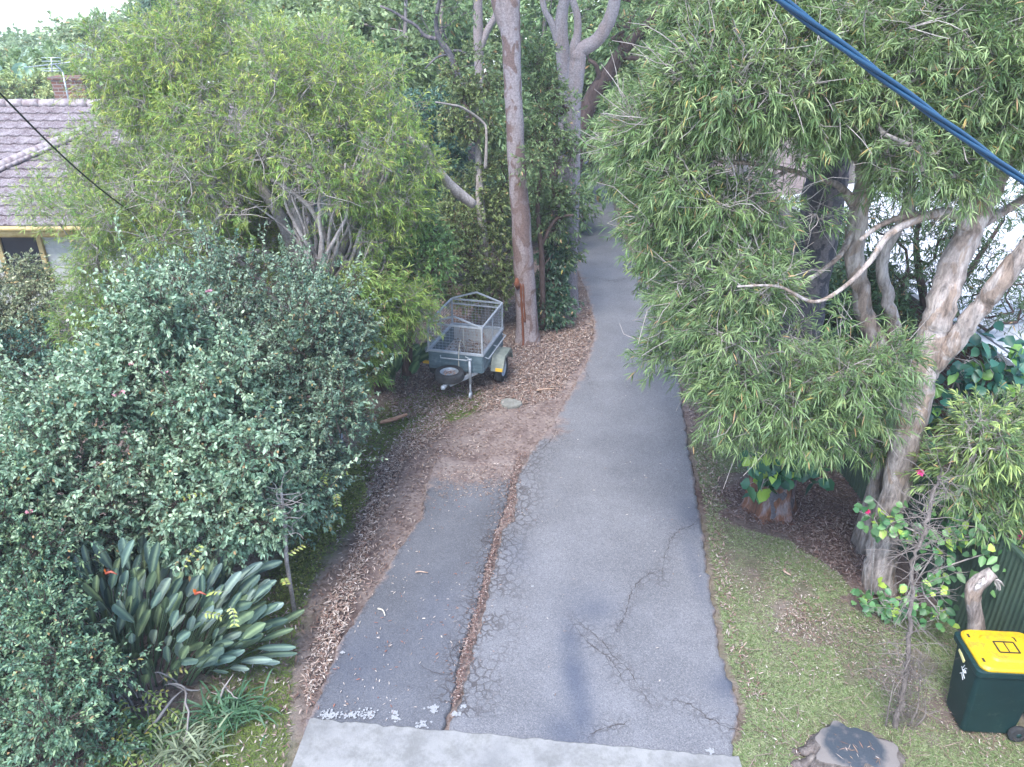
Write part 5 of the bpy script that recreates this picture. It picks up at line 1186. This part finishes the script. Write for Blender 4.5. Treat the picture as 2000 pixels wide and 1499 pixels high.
tree('pittosporum_tree', 'bushy mid green small tree behind the trailer with a bare crooked bough to the left', 'tree', tk[0][0], [tk, (P, r_), lb2], [(930,400,17.6,65,75,.6),(950,500,17.6,60,90,.6),(900,480,17.0,45,65,.5),(925,140,17.6,50,60,.5),(920,230,17.5,45,50,.5),(905,550,16.8,45,50,.4)], BARK_BROWN, GLOSS,
     420, 8, 12, .075, .026, [(.05, .075, .03), (.085, .12, .045), (.13, .165, .065), (.06, .085, .04)], tmpl='lance', tip=(.2, .25, .09), gap=.2, bbark=BARK_BROWN, trunkbark=BARK_GREY, tl=(.15, .32))
tree('understorey_tree', 'slender leafy tree threading between the two big gum trunks', 'tree', (float(at(1062, 600, 17.3)[0]), 17.3, 0), [limb([(1060, 640, 17.2, 12), (1058, 500, 17.2, 11), (1050, 400, 17.2, 9), (1060, 300, 17.2, 7), (1050, 220, 17.2, 5)]), limb([(1058, 480, 17.2, 8), (1085, 430, 17.1, 6), (1120, 420, 17, 4)])],
     [(1065,200,17.4,35,35,.3),(1062,275,17.2,45,28,.3),(1080,300,17.3,45,30,.3),(1035,310,16.3,22,10,.15),(1100,385,17.3,25,22,.3),(1060,370,17.2,35,22,.3),(1110,480,17.8,15,18,.2),(1055,130,17.6,25,30,.3),(1080,430,17.5,25,25,.3)], BARK_BROWN, LEAF, 150, 8, 11, .1, .028, [(.05, .085, .04), (.08, .125, .055), (.12, .165, .08)], tip=(.17, .22, .1), gap=.15, tl=(.2, .4), droop=.2)
tree('broadleaf_shrub', 'dark shrub filling the ground between the two gum trunks', 'shrub', (float(at(1075, 610, 17.6)[0]), 17.6, 0), [limb([(1078, 620, 17.6, 10), (1070, 520, 17.6, 6)])], [(1072,560,17.7,24,55,.4),(1078,500,17.8,20,45,.3),(1080,600,17.5,24,28,.3)], BARK_BROWN, GLOSS, 150, 7, 11, .1, .035, [(.02, .05, .03), (.035, .075, .045), (.06, .11, .06)], tl=(.15, .3), gap=.1)
tree('round_dark_tree', 'dense round blue green tree behind the light green one, above the trailer', 'tree', (float(at(850, 400, 21)[0]), 21, 0), [limb([(850, 480, 21, 26), (845, 380, 21, 20), (842, 280, 21, 10)])], [(842,270,20.6,85,80,1.2),(830,330,20.3,80,70,1.0),(880,350,20.5,55,60,.8),(810,390,20.6,60,60,.8),(870,430,20.4,60,60,.8)], BARK_BROWN, GLOSS, 420, 8, 12, .09, .045, DKTEAL, gap=.05, tl=(.15, .34), twigwood=False, nb=120, tmpl='quad')

# ---- camellias and other shrubs on the left
def shrub(name, label, base, blobs, n, tw, per, L, W, pal, tip=None, leafm=GLOSS, tmpl='oval', stems=5, cat='shrub', tl=(.15, .34), gap=.15, bark=BARK_BROWN, flowers=None, sprigs=0, splay=.9, upb=.5, minz=.08, cl=.45, front=.6, **kw):
    base = np.array([base[0], base[1], 0.0]); bw = blob_world(blobs)
    lims = []
    for k in range(stems):
        c, r = bw[k % len(bw)]; e = c + R.normal(0, .3, 3) * r; s0 = base + [R.normal(0, .12), R.normal(0, .12), -.05]
        lims.append((smooth_poly([s0, s0 * .5 + e * .5 + [0, 0, .2] + R.normal(0, .1, 3), e], 10), np.linspace(.045, .012, 10)))
    def hook(bw, lb, sb):
        C, Nn = clump_centres(bw, sprigs, shell=1, front=.7, gap=.1, minz=.8)
        for c, nn_ in zip(C, Nn):
            d = nrm(nn_ * .5 + np.array([0, 0, 1.0]) + R.normal(0, .4, 3)); ln = R.uniform(.35, 1.05); q = [c]
            for s_ in range(6): d = nrm(d + R.normal(0, .12, 3)); q.append(q[-1] + d * ln / 6)
            q = np.array(q); sb.tube(q, np.linspace(.006, .002, 7), 4, cap=False)
            m_ = int(ln * 42); k = R.uniform(1.5, 6, m_); i = np.minimum(k.astype(int), 5); pp = q[i] * (1 - (k - i))[:, None] + q[i + 1] * (k - i)[:, None]
            leaves(lb, pp, nrm(d) + R.normal(0, .8, (m_, 3)), L * R.uniform(.7, 1.1, m_), W * R.uniform(.7, 1.1, m_), palette(pal[-2:] + [tip or pal[-1]], m_) * R.uniform(.9, 1.3, (m_, 1)), tmpl, .15)
    o = tree(name, label, cat, base, lims, blobs, bark, leafm, n, tw, per, L, W, pal, tip=tip, tmpl=tmpl, tl=tl, gap=gap, rtip=.0035, maxr=.03, splay=splay, upb=upb, minz=minz, front=front, cl=cl, nb=min(n, 300), hook=hook if sprigs else None, **kw)
    off = o.location
    for (px, py, Yf, s_) in flowers or []:
        c0 = at(px, py, Yf); fm = MB()
        for ring, (n_, ll, up_) in enumerate(((7, 1, .25), (6, .75, .7), (5, .5, 1.4))):
            a = np.arange(n_) * 6.283 / n_ + ring; D = np.stack([np.cos(a), np.sin(a) - .4, np.full(n_, up_)], 1)
            leaves(fm, np.tile(c0, (n_, 1)), D, s_ * ll, s_ * ll * .8, np.tile((.5, .27, .32), (n_, 1)), 'oval', .1)
        fm.build('flower', DRYLEAF, o, off=off)
    return o
shrub('camellia_bush', 'big glossy blue green camellia with a few pale pink flowers left of the driveway', gd(330, 1010), [(330,700,9.2,120,120,.9),(300,850,8.6,190,120,1.0),(160,800,8.8,110,110,.8),(430,820,8.6,120,130,.9),(480,930,8.2,120,110,.8),(250,970,8.0,200,100,.8),(80,900,8.2,110,110,.8),(100,980,7.8,130,80,.7),(400,1000,7.9,140,70,.6),(345,640,9.5,70,60,.5)],
      900, 8, 13, .062, .034, TEAL, tip=(.2, .27, .19), sprigs=330, gap=.32, lumps=8, flowers=[(233, 768, 7.75, .085), (408, 570, 9.1, .05), (322, 728, 8.3, .045), (256, 712, 8.2, .035), (58, 1000, 7.1, .05)])  # pale tip colour paints some of the gloss highlights into the leaves
shrub('camellia_bush', 'darker fine leaved camellia thicket behind and right of the flowering one, near the trailer', gd(600, 900), [(430,590,10.6,110,80,.9),(560,590,11.0,120,80,1.0),(640,640,11.0,80,80,.8),(540,700,10.2,120,100,.9),(640,740,10.4,75,90,.7),(600,830,9.6,80,90,.7),(500,800,9.6,80,90,.6),(560,900,9.2,80,70,.6),(420,680,9.9,70,90,.6),(490,1000,8.6,60,60,.4),(585,960,8.8,40,60,.4)],
      820, 8, 13, .06, .026, [(.035, .075, .055), (.06, .11, .08), (.1, .16, .11), (.14, .19, .14)], tip=(.19, .24, .15), sprigs=300, gap=.3, lumps=8, tmpl='lance', flowers=[(420, 576, 10.2, .045)])
shrub('privet_shrub', 'dense small leaved green shrub filling the bottom left corner', gd(60, 1499), [(20,1110,7.0,90,90,.6),(30,1230,6.4,100,100,.6),(0,1400,5.8,120,110,.6),(120,1330,5.9,75,70,.4),(90,1450,5.5,110,80,.4),(165,1290,6.0,40,50,.3),(0,1010,7.6,60,60,.5)],
      620, 8, 13, .05, .024, [(.035, .085, .055), (.06, .125, .08), (.1, .17, .11), (.05, .1, .07)], tip=(.2, .28, .14), sprigs=200)
shrub('feathery_shrub', 'light green feathery foliage drooping between the big tree and the trailer', gd(735, 760), [(715,640,12.0,50,75,.5),(740,590,12.4,45,55,.5),(705,700,11.8,45,45,.4),(680,600,11.9,40,60,.4)], 150, 8, 13, .11, .013, LIME, tip=(.38, .42, .14), leafm=LEAF, tmpl='lance', upb=.1, tl=(.2, .4), droop=.35)
shrub('grey_shrub', 'grey green small leaved bush in front of the tiled house window', gd(40, 760), [(40,590,14.2,80,60,.8),(100,620,13.8,60,60,.7),(30,650,13.6,80,60,.7),(-60,600,14,80,90,.8)], 360, 8, 11, .065, .03, GREYG, tip=(.28, .27, .17), gap=.1)
shrub('evergreen_shrub', 'dark low evergreen mass under the grey bush at the far left', gd(120, 740), [(110,680,13.2,80,40,.5),(50,690,13.0,80,35,.5),(180,660,13.3,50,50,.5),(250,610,13.3,60,60,.6),(-50,690,13,80,40,.5)], 200, 8, 11, .06, .03, DKTEAL, gap=.1)

shrub('hedge', 'dark leafy hedge between the fence and the brick house wall', (6.3, 13.5), [(1560,640,12.5,70,70,.5),(1610,560,13.6,60,80,.5),(1660,600,12.2,60,80,.5),(1700,640,11.4,60,70,.5),(1600,460,15.5,50,60,.5),(1560,560,14.5,60,70,.5)], 300, 8, 11, .1, .03, [(.03, .06, .035), (.05, .095, .045), (.08, .125, .06)], tl=(.2, .4))
# yellowing creeper sprays over the plants
def creeper(label, pts, n, pal, size=.06):
    o = thing('creeper', label, 'climber', (float(pts[0][0]), float(pts[0][1]), 0)); off = o.location; lb = MB(); sb = MB()
    for p in pts:
        for _ in range(n):
            d = nrm(R.normal(0, 1, 3) * [1, .8, .3] + [0, -.3, .1]); ln = R.uniform(.18, .34); q = [p + R.normal(0, .09, 3)]
            for s_ in range(5): d = nrm(d + R.normal(0, .12, 3) - [0, 0, .12]); q.append(q[-1] + d * ln / 5)
            q = np.array(q); sb.tube(q, .0025, 3, cap=False); side = nrm(np.cross(d, [0, 0, 1.0]))
            for i in range(1, 6):
                for s_ in (-1, 1): leaves(lb, q[i][None], (d * .5 + side * s_)[None], size * R.uniform(.8, 1.1, 1), size * .45, palette(pal, 1), 'oval', .25, up=np.array([0, -.5, 2.0]))
    lb.build('foliage', GLOSS, o, off=off); sb.build('stem', BARK_GREY, o, off=off)
YG = [(.16, .22, .06), (.24, .27, .07), (.11, .18, .06), (.3, .25, .07)]
creeper('yellow green pinnate creeper sprays at the bottom left below the strap leaved clump', [at(a, b_, y_) for a, b_, y_ in ((260, 1400, 5.9), (225, 1390, 5.8), (250, 1460, 5.6), (230, 1495, 5.5), (280, 1470, 5.6), (240, 1430, 5.7), (215, 1450, 5.6), (270, 1490, 5.5), (330, 1375, 6.1), (310, 1400, 6.0))], 5, YG)
creeper('yellowish creeper leaves threaded through the top of the bird of paradise clump', [at(a, b_, y_) for a, b_, y_ in ((450, 1000, 7.5), (425, 985, 7.6), (400, 1110, 6.9), (470, 1150, 6.7), (440, 1200, 6.5), (400, 1230, 6.3), (530, 1140, 7.1), (545, 1100, 7.3))], 1, YG + [(.14, .24, .06)])
creeper('small yellow green creeper leaves on the edge of the camellia thicket', [at(a, b_, y_) for a, b_, y_ in ((615, 930, 8.7), (620, 915, 8.8), (525, 800, 8.8), (470, 730, 9.0), (600, 640, 10.2), (735, 745, 11.4))], 3, YG)

# ---- bird of paradise clumps
def paddle(mb, base, tip_, L, W, col):
    d = tip_ - base; ln = np.linalg.norm(d); d = d / ln; side = nrm(np.cross(d, [R.normal(0, .3), -1 + R.normal(0, .3), .4])); nn_ = np.cross(side, d); n = 10
    t_ = np.linspace(0, 1, n); wd = W * np.clip(t_ * 3.2, .12, 1) ** .7 * np.clip((1.02 - t_) * 5, 0, 1) ** .5; bend = -.12 * t_ ** 2 * L
    P = base + (d * L)[None] * t_[:, None] + np.array([0, 0, 1]) * bend[:, None]
    V = []; C = []
    for k in range(n):
        for s_, l_ in ((-.5, .16), (-.26, .05), (-.03, 0), (.03, 0), (.26, .05), (.5, .16)):
            V.append(P[k] + side * wd[k] * s_ + nn_ * wd[k] * l_ * 1.6); C.append(np.array(col) * (1 if abs(s_) > .1 else 1.5) + (np.array([.08, .09, .03]) if abs(s_) < .1 else 0))
    mb.add(V, [(k*6+j, k*6+j+1, k*6+7+j, k*6+6+j) for k in range(n-1) for j in range(5)], np.array(C))
def strelitzia(label, base, n, hs_, spread, L=.42, W=.12, flowers=(), dead=0, lean=(0, 0), cols=((.09, .15, .14), (.15, .21, .2), (.055, .1, .09), (.1, .15, .095))):
    o = thing('bird_of_paradise_plant', label, 'plant', (float(base[0]), float(base[1]), 0)); off = o.location; lf = MB(); stm = MB()
    for k in range(n):
        a = R.uniform(0, 6.283); rr = math.sqrt(R.random()) ; b0 = np.array([base[0] + spread[0] * .5 * rr * math.cos(a), base[1] + spread[1] * .5 * rr * math.sin(a), 0])
        h = R.uniform(*hs_) * (1 - .25 * rr); out = np.array([math.cos(a) * rr * .75 + R.normal(0, .08) + lean[0], math.sin(a) * rr * .6 + R.normal(0, .08) + lean[1], 1.0]); out = nrm(out)
        e = b0 + out * h; stm.tube(smooth_poly([b0, (b0 + e) / 2 + [0, 0, .03], e], 6), np.linspace(.012, .007, 6), 5, col=(.1, .16, .1), cap=False)
        d = nrm(out + R.normal(0, .16, 3) + [out[0] * .3, out[1] * .3, 0]); s_ = R.uniform(.75, 1.2); paddle(lf, e, e + d, L * s_, W * s_ * R.uniform(.8, 1.1), np.array(cols[R.integers(len(cols))]) * R.uniform(.8, 1.2))
    lf.build('leaf_blades', PADDLE, o, off=off); stm.build('leaf_stalks', GLOSS, o, off=off)
    if dead:
        dmat = mat('dead_grey_leaf', (.24, .22, .215), .9)
        for k in range(dead):
            dm = MB(); a = R.uniform(3.4, 6.0); b0 = np.array([base[0] + R.normal(0, spread[0] * .3), base[1] - spread[1] * .45 + R.normal(0, .12), R.uniform(.1, .45)]); dv = np.array([math.cos(a), math.sin(a) * .7, .35]); ln = R.uniform(.3, .7); q = [b0]
            for s_ in range(7): dv = nrm(dv + R.normal(0, .2, 3) - [0, 0, .22]); q.append(q[-1] + dv * ln / 7)
            q = np.array(q); q[:, 2] = np.maximum(q[:, 2], .02); dm.tube(q, (.004 + .014 * np.abs(np.sin(np.linspace(0, 3, 8))) * R.uniform(.1, 1)), 5, rough=.2, seed=k, cap=False); dm.build('dead_leaf', dmat, o, off=off)
    for (px, py, Yf) in flowers:
        c = at(px, py, Yf); fb = MB(); fb.tube([c, c + [.06, 0, .02], c + [.13, -.02, .0]], [.02, .014, .003], 6); f1 = fb.build('flower_beak', mat('red_green_beak', (.3, .07, .04), .5), o, off=off)
        fm = MB(); leaves(fm, np.tile(c, (3, 1)), np.array([(-.1, 0, 1), (.2, 0, .9), (.05, -.2, 1.0)]), .07, .022, np.tile((.4, .1, .02), (3, 1)), 'lance', 0); fm.build('flower', GLOSS, o, off=off)
    return o
b0 = gd(300, 1300)
strelitzia('large clump of upright grey green paddle leaved bird of paradise at the lower left', (b0[0] - .38, b0[1] + .08), 380, (.6, 1.3), (2.3, 1.4), L=.42, W=.1, lean=(.06, 0), flowers=[(207, 1120, 6.6), (381, 1160, 6.4)], dead=48)
b0 = gd(745, 745); strelitzia('small dark leaved bird of paradise with an orange flower left of the trailer drawbar', (b0[0], b0[1] + .1), 42, (.15, .5), (1.5, .9), L=.5, W=.17, flowers=[(674, 735, 12.2)], cols=((.03, .09, .05), (.05, .12, .07), (.08, .15, .09)))
b0 = gd(450, 1290); strelitzia('low outlying sprays of long leaves where the grass meets the bird of paradise clump', (b0[0] - .12, b0[1]), 16, (.3, .6), (.6, .5), L=.5, W=.08, lean=(.9, -.1))
# strap leaved plants in the grass
def strap(label, base, n, L, col, r):
    lb = MB(); a = R.uniform(0, 6.283, n); P = np.stack([base[0] + R.normal(0, r, n), base[1] + R.normal(0, r * .7, n), np.zeros(n)], 1); D = np.stack([np.cos(a) * .7, np.sin(a) * .7, R.uniform(.5, 1.3, n)], 1)
    leaves(lb, P, D, L * R.uniform(.6, 1.2, n), .022, np.tile(col, (n, 1)) * R.uniform(.7, 1.3, (n, 1)), 'lance', .55)
    tag(lb.build('strap_leaved_plant', LEAF), label, 'plant')
strap('dark green arching strap leaved clump below the bird of paradise, at the grass edge', gd(450, 1400), 170, .6, (.05, .11, .06), .16)
strap('pale dry looking grassy tussock at the bottom left edge of the picture', gd(360, 1470), 200, .5, (.14, .17, .11), .16)
strap('small bright grassy tuft under the yellow creeper in the bottom left corner', gd(262, 1455), 260, .42, (.08, .14, .05), .22)
strap('fine dark grassy clump at the foot of the camellia thicket', gd(690, 810), 140, .5, (.06, .1, .06), .18)
# bare twiggy stem at the bend
P, r_ = limb([(560, 1100, 7.7, 9), (556, 1040, 7.7, 9), (552, 990, 7.7, 7), (548, 950, 7.8, 5)]); P = np.vstack([[P[0][0], P[0][1], -.05], P]); r_ = np.concatenate([[.03], r_])
o = thing('dead_shrub', 'leafless grey knotted stem between the camellia and the litter bank', 'shrub', (float(P[0][0]), float(P[0][1]), 0)); b = MB(); b.tube(P, r_, 8, rough=.12); b.build('trunk', BARK_GREY, o, off=o.location); b = MB()
for k in range(26):
    a = P[R.integers(6, len(P))]; d = nrm(np.array([R.normal(), R.normal() * .5, R.uniform(-.2, .8)])); q = [a]
    for s_ in range(5): d = nrm(d + R.normal(0, .35, 3)); q.append(q[-1] + d * .07)
    b.tube(np.array(q), np.linspace(.009, .003, 6), 5, cap=False)
b.build('branches', BARK_GREY, o, off=o.location)
# leafy ground plants along the bank
gp = MB(); P = scatter(wpoly([(560,1060),(600,960),(650,890),(700,900),(720,980),(640,1080),(590,1180),(540,1180)]), 5200, keep=lambda P: wav(P, 3, 61) > -.5); n = len(P)
leaves(gp, np.concatenate([P, R.uniform(0, .16, (n, 1))], 1), R.normal(0, 1, (n, 3)) * [1, 1, .5] + [0, 0, .4], .035, .024, palette([(.07, .1, .03), (.12, .15, .05), (.2, .2, .07), (.05, .08, .03)], n), 'oval', .2)
tag(gp.build('ground_cover', GRASSM), 'small leaved olive ground cover on the bank left of the litter', kind='stuff')
c0 = gd(668, 958, .08); fm = MB(); a = np.arange(5) * 1.257; leaves(fm, np.tile(c0, (5, 1)), np.stack([np.cos(a), np.sin(a), np.full(5, .5)], 1), .1, .035, np.tile((.75, .72, .65), (5, 1)), 'lance', .2)
tag(fm.build('fallen_flower', DRYLEAF), 'single white starry flower on the ground cover bank', 'flower')

# ---- bush along the far right side of the driveway
for i, (label, blobs, base) in enumerate([('light green bush crowding the right edge of the far driveway bend', [(1245,300,14.5,40,50,.7),(1262,400,13.5,38,55,.6),(1290,490,12.4,35,55,.5),(1335,590,11.3,35,50,.4)], (4.0, 13.2)),
        ('farther olive green bush closing the view at the end of the driveway', [(1210,270,30,60,45,1.2),(1260,250,27,60,60,1.2),(1165,270,36,50,40,1.2)], (5.6, 26))]):
    shrub('driveway_bush', label, base, blobs, 260 if i == 0 else 150, 8, 12, .12 if i == 0 else .17, .018 if i == 0 else .04, OLIVE, tip=(.3, .37, .12), leafm=LEAF, tmpl='lance' if i == 0 else 'quad', upb=.1, tl=(.2, .4) if i == 0 else (.35, .7), droop=.35)

# ---- trees and bushes in the background
def bgtree(name, label, px, py, Y, rx, ry, pal, n=150, L=.2, W=.07, bark=BARK_GREY, group='trees of the bushland beyond the driveway', lobes=6, trunk=True, cat='tree', tl=(.4, .9), gap=.32):
    bl = [(px, py, Y, rx * .75, ry * .7, rx * .6 * Y / F)]
    for k in range(lobes):
        a = k * 6.283 / lobes + R.uniform(-.4, .4); s_ = R.uniform(.38, .62); bl.append((px + math.cos(a) * rx * .62, py - math.sin(a) * ry * .62, Y + R.normal(0, .5), rx * s_, ry * s_, rx * s_ * Y / F))
    x0 = at(px, py, Y); gl = None
    if trunk:
        top = at(px, py, Y); w_ = max(14, 330 / Y); bs = np.array([top[0] + R.normal(0, .3), Y, -.1]); mid = (bs + top) / 2 + [R.normal(0, .3), 0, 0]
        gl = [(smooth_poly([bs, mid, top], 9), np.linspace(.26, .07, 9))]
    else:
        gl = [(smooth_poly([[x0[0], Y, -.1], [x0[0] + .1, Y, x0[2] * .5], x0], 5), np.linspace(.12, .04, 5))]
    return tree(name, label, cat, (x0[0], Y, 0), gl, bl, bark, LEAF, n, 7, 9, L, W, pal, group=group, tmpl='quad', tl=tl, gap=gap, twigwood=False, nb=n // 2, deadtw=50, rtip=.012, maxr=.12, front=.75, trunk_sides=8, minz=.3)
HZ = [(.16, .22, .13), (.23, .29, .17), (.29, .34, .21)]  # far leaves paled, so part of the haze is painted into their colour
B = [('bush_tree', 'hazy pale green tree rising furthest left against the sky behind the antenna', 190, 115, 40, 90, 60, HZ, 170),
     ('bush_tree', 'hazy grey green tree against the sky above the left end of the light green tree', 320, 70, 46, 100, 55, HZ, 150),
     ('pine_tree', 'darker narrow topped tree standing up against the sky left of centre', 348, 40, 36, 42, 60, [(.04, .08, .06), (.07, .12, .085)], 90),
     ('bush_tree', 'soft green tree top between the dark narrow tree and the centre', 440, 45, 42, 85, 60, BGG, 130),
     ('bush_tree', 'thin topped grey green tree near the sky gap at upper left of centre', 520, 30, 50, 80, 55, HZ, 110),
     ('bush_tree', 'broad mid green tree overhanging the right shoulder of the light green tree', 640, 60, 30, 110, 90, BGG, 200),
     ('bush_tree', 'leafy green tree left of the distant pale gum', 740, 110, 27, 90, 110, BGG, 220),
     ('bush_tree', 'shadowed green tree directly behind the contorted branches', 850, 100, 30, 90, 120, MIDG, 230),
     ('bush_tree', 'yellow green tree low behind the round dark tree', 700, 170, 24, 60, 80, OLIVE, 130),
     ('bush_tree', 'green tree filling the gap between the distant pale gum and the big trunk', 965, 130, 33, 80, 150, BGG, 230),
     ('bush_tree', 'dense tree behind the fork of the pale gum', 1080, 130, 30, 80, 150, MIDG, 230),
     ('bush_tree', 'tree showing between the curved gum limb and the leaning trunk', 1170, 60, 34, 90, 120, BGG, 200),
     ('bush_tree', 'deep green tree behind the leaning brown trunk', 1260, 130, 28, 90, 130, MIDG, 220),
     ('bush_tree', 'tree closing the end of the driveway above the far bend', 1150, 250, 36, 80, 80, MIDG, 170),
     ('bush_tree', 'tall tree behind the crown of the hanging paperbark, at the top centre right', 1350, 40, 26, 120, 110, BGG, 200),
     ('bush_tree', 'tree behind the cable at the top, left of the spotted gum', 1500, 60, 24, 130, 120, MIDG, 190),
     ('bush_tree', 'tree above the white roof at the top right', 1720, 110, 26, 150, 130, BGG, 220),
     ('bush_tree', 'tree above the white roof at the extreme top right corner', 1940, 120, 25, 140, 140, MIDG, 200),
     ('bush_tree', 'far ridge tree showing faintly over the roof at the left edge', 10, 130, 60, 60, 35, HZ, 100),
     ('bush_tree', 'green garden tree right behind the ridge of the tiled house', 95, 175, 28, 90, 55, BGG, 150),
     ('bush_tree', 'dark understorey tree behind the big gum trunk', 990, 300, 24, 80, 110, MIDG, 200),
     ('bush_tree', 'understorey tree behind the round dark tree and its right side', 900, 260, 26, 70, 100, MIDG, 170),
     ('bush_tree', 'dense tree filling behind the lowest part of the pale gum', 1060, 400, 26, 70, 90, MIDG, 170),
     ('bush_tree', 'hazy tree behind the light green crown at the upper left middle', 560, 120, 30, 110, 80, HZ, 140)]
for (nm, lb_, px, py, Y, rx, ry, pal, n) in B: bgtree(nm, lb_, px, py, Y, rx, ry, pal, n, L=.13 + Y * .0035, W=.05 + Y * .0018)
# tall bare trunks among them
for (lb_, px, Y, wpx, topy, x2) in (('thin reddish stem above the right shoulder of the wattle', 775, 26, 9, -60, 790), ('pale thin stem between the contorted branches and the forked gum', 875, 28, 9, -60, 862), ('slender pale stem just right of the leaning brown trunk top', 1322, 29, 10, -60, 1312), ('thin straight gum stem far behind the round dark tree', 785, 30, 8, -40, 780), ('pale pole like stem left of the distant forked gum', 905, 34, 10, -60, 915), ('grey stem rising behind the leaning trunk', 1225, 30, 12, -60, 1212), ('slender grey stem at the top beyond the driveway end', 1278, 32, 12, -60, 1270), ('slim stem against the foliage right of the big pinkish gum', 1050, 29, 10, -60, 1062)):
    P, r_ = limb([(px, 420, Y, wpx * 1.3), (px + 4, 250, Y, wpx), (x2, 90, Y, wpx * .9), (x2 + 4, topy, Y, wpx * .6)]); P = np.vstack([[P[0][0], Y, -.1], P]); r_ = np.concatenate([[r_[0]], r_])
    o = thing('gum_tree', lb_, 'tree', (float(P[0][0]), float(Y), 0), 0, 'slim gum stems in the bushland'); b = MB(); b.tube(P, r_, 9, rough=.04); b.build('trunk', BARK_GUM, o, off=o.location)
    b = MB()
    for k in range(9):
        i = R.integers(8, len(P)); d = nrm(np.array([R.normal(), R.normal(), .6])); q = [P[i]]
        for s_ in range(5): d = nrm(d + R.normal(0, .25, 3)); q.append(q[-1] + d * .35)
        b.tube(np.array(q), np.linspace(.03, .008, 6), 5, cap=False)
    b.build('branches', BARK_GUM, o, off=o.location)
# banana like plant and palm behind the roof
def fronds(name, label, cat, c, n, L, W, col, kind):
    o = thing(name, label, cat, (float(c[0]), float(c[1]), 0)); b = MB(); tm = MB(); tm.tube([(c[0], c[1], -.1), c], [.12, .08], 10); tm.build('trunk', BARK_GREY, o, off=o.location)
    for k in range(n):
        a = k * 6.283 / n + R.uniform(-.3, .3); d = np.array([math.cos(a), math.sin(a), R.uniform(.6, 1.6) if kind == 'banana' else R.uniform(.3, 1)])
        if kind == 'banana': paddle(b, c, c + d, L * R.uniform(.7, 1.1), W, col)
        else:
            d = nrm(d); q = np.array([c + d * L * t_ - [0, 0, .6 * L * t_ ** 2] for t_ in np.linspace(0, 1, 14)]); b.tube(q, np.linspace(.02, .005, 14), 4, col=col, cap=False)
            for i in range(2, 14):
                sd_ = nrm(np.cross(d, [0, 0, 1.0]))
                for s_ in (-1, 1): leaves(b, q[i][None], (sd_ * s_ + d * .5 - [0, 0, .35])[None], .5, .05, np.array([col]), 'lance', .4)
    b.build('fronds', LEAF, o, off=o.location)
fronds('banana_plant', 'broad pale leaved banana plant behind the roof ridge at the left edge', 'plant', at(25, 185, 24), 11, 1.3, .4, (.16, .26, .2), 'banana')
fronds('palm_tree', 'hazy palm with drooping fronds behind the television antenna', 'tree', at(105, 105, 30), 13, 1.7, .1, (.2, .28, .2), 'palm')
shrub('flowering_shrub', 'yellow tipped pale green shrub peeping over the tiled ridge at the left', (float(at(60, 180, 23)[0]), 23), [(60,180,23,80,25,.8),(-20,185,23,60,25,.8)], 60, 7, 9, .14, .05, [(.14, .22, .12), (.3, .34, .14), (.2, .28, .16)], tmpl='quad', tl=(.3, .5))
# far wooded slope closing the horizon
wm = MB(); wp = MB()
n = 5200; xs_ = R.uniform(-110, 120, n); hh = 8.6 + 1.6 * np.sin(xs_ * .09 + 1) + 1.1 * np.sin(xs_ * .23) + R.normal(0, .6, n); hh = np.where(xs_ < -22, 4.2 + .5 * np.sin(xs_ * .3), hh); C = np.stack([xs_, 62 + R.uniform(0, 22, n), hh * R.uniform(.15, 1.0, n) ** .6], 1)
foliage(wm, C, nrm(np.tile([0, -1.0, .6], (n, 1)) + R.normal(0, .3, (n, 3))), 4, 6, .5, .24, BGG, tl=(.8, 1.6), tmpl='quad', cl=.7)
tag(wm.build('woodland', LEAF), 'continuous far off bushland closing the view behind the nearer trees', kind='stuff')

# ---- thin moist air fading the far trees
xa, xb, ya, yb, za, zb = -262, 262, -70, 420, -45.5, 21.0
hb = MB(); hb.box(((xa + xb) / 2, (ya + yb) / 2, (za + zb) / 2), (xb - xa, yb - ya, zb - za))
hm = bpy.data.materials.new('haze'); hm.use_nodes = True; ht = hm.node_tree; ht.nodes.remove(ht.nodes['Principled BSDF'])
pv = ht.nodes.new('ShaderNodeVolumePrincipled'); pv.inputs['Color'].default_value = (.88, .93, 1, 1); pv.inputs['Density'].default_value = .0014
ht.links.new(pv.outputs[0], ht.nodes['Material Output'].inputs['Volume'])
tag(hb.build('haze', hm, smooth=False), 'thin pale haze softening the far trees and the far left roof', kind='stuff')
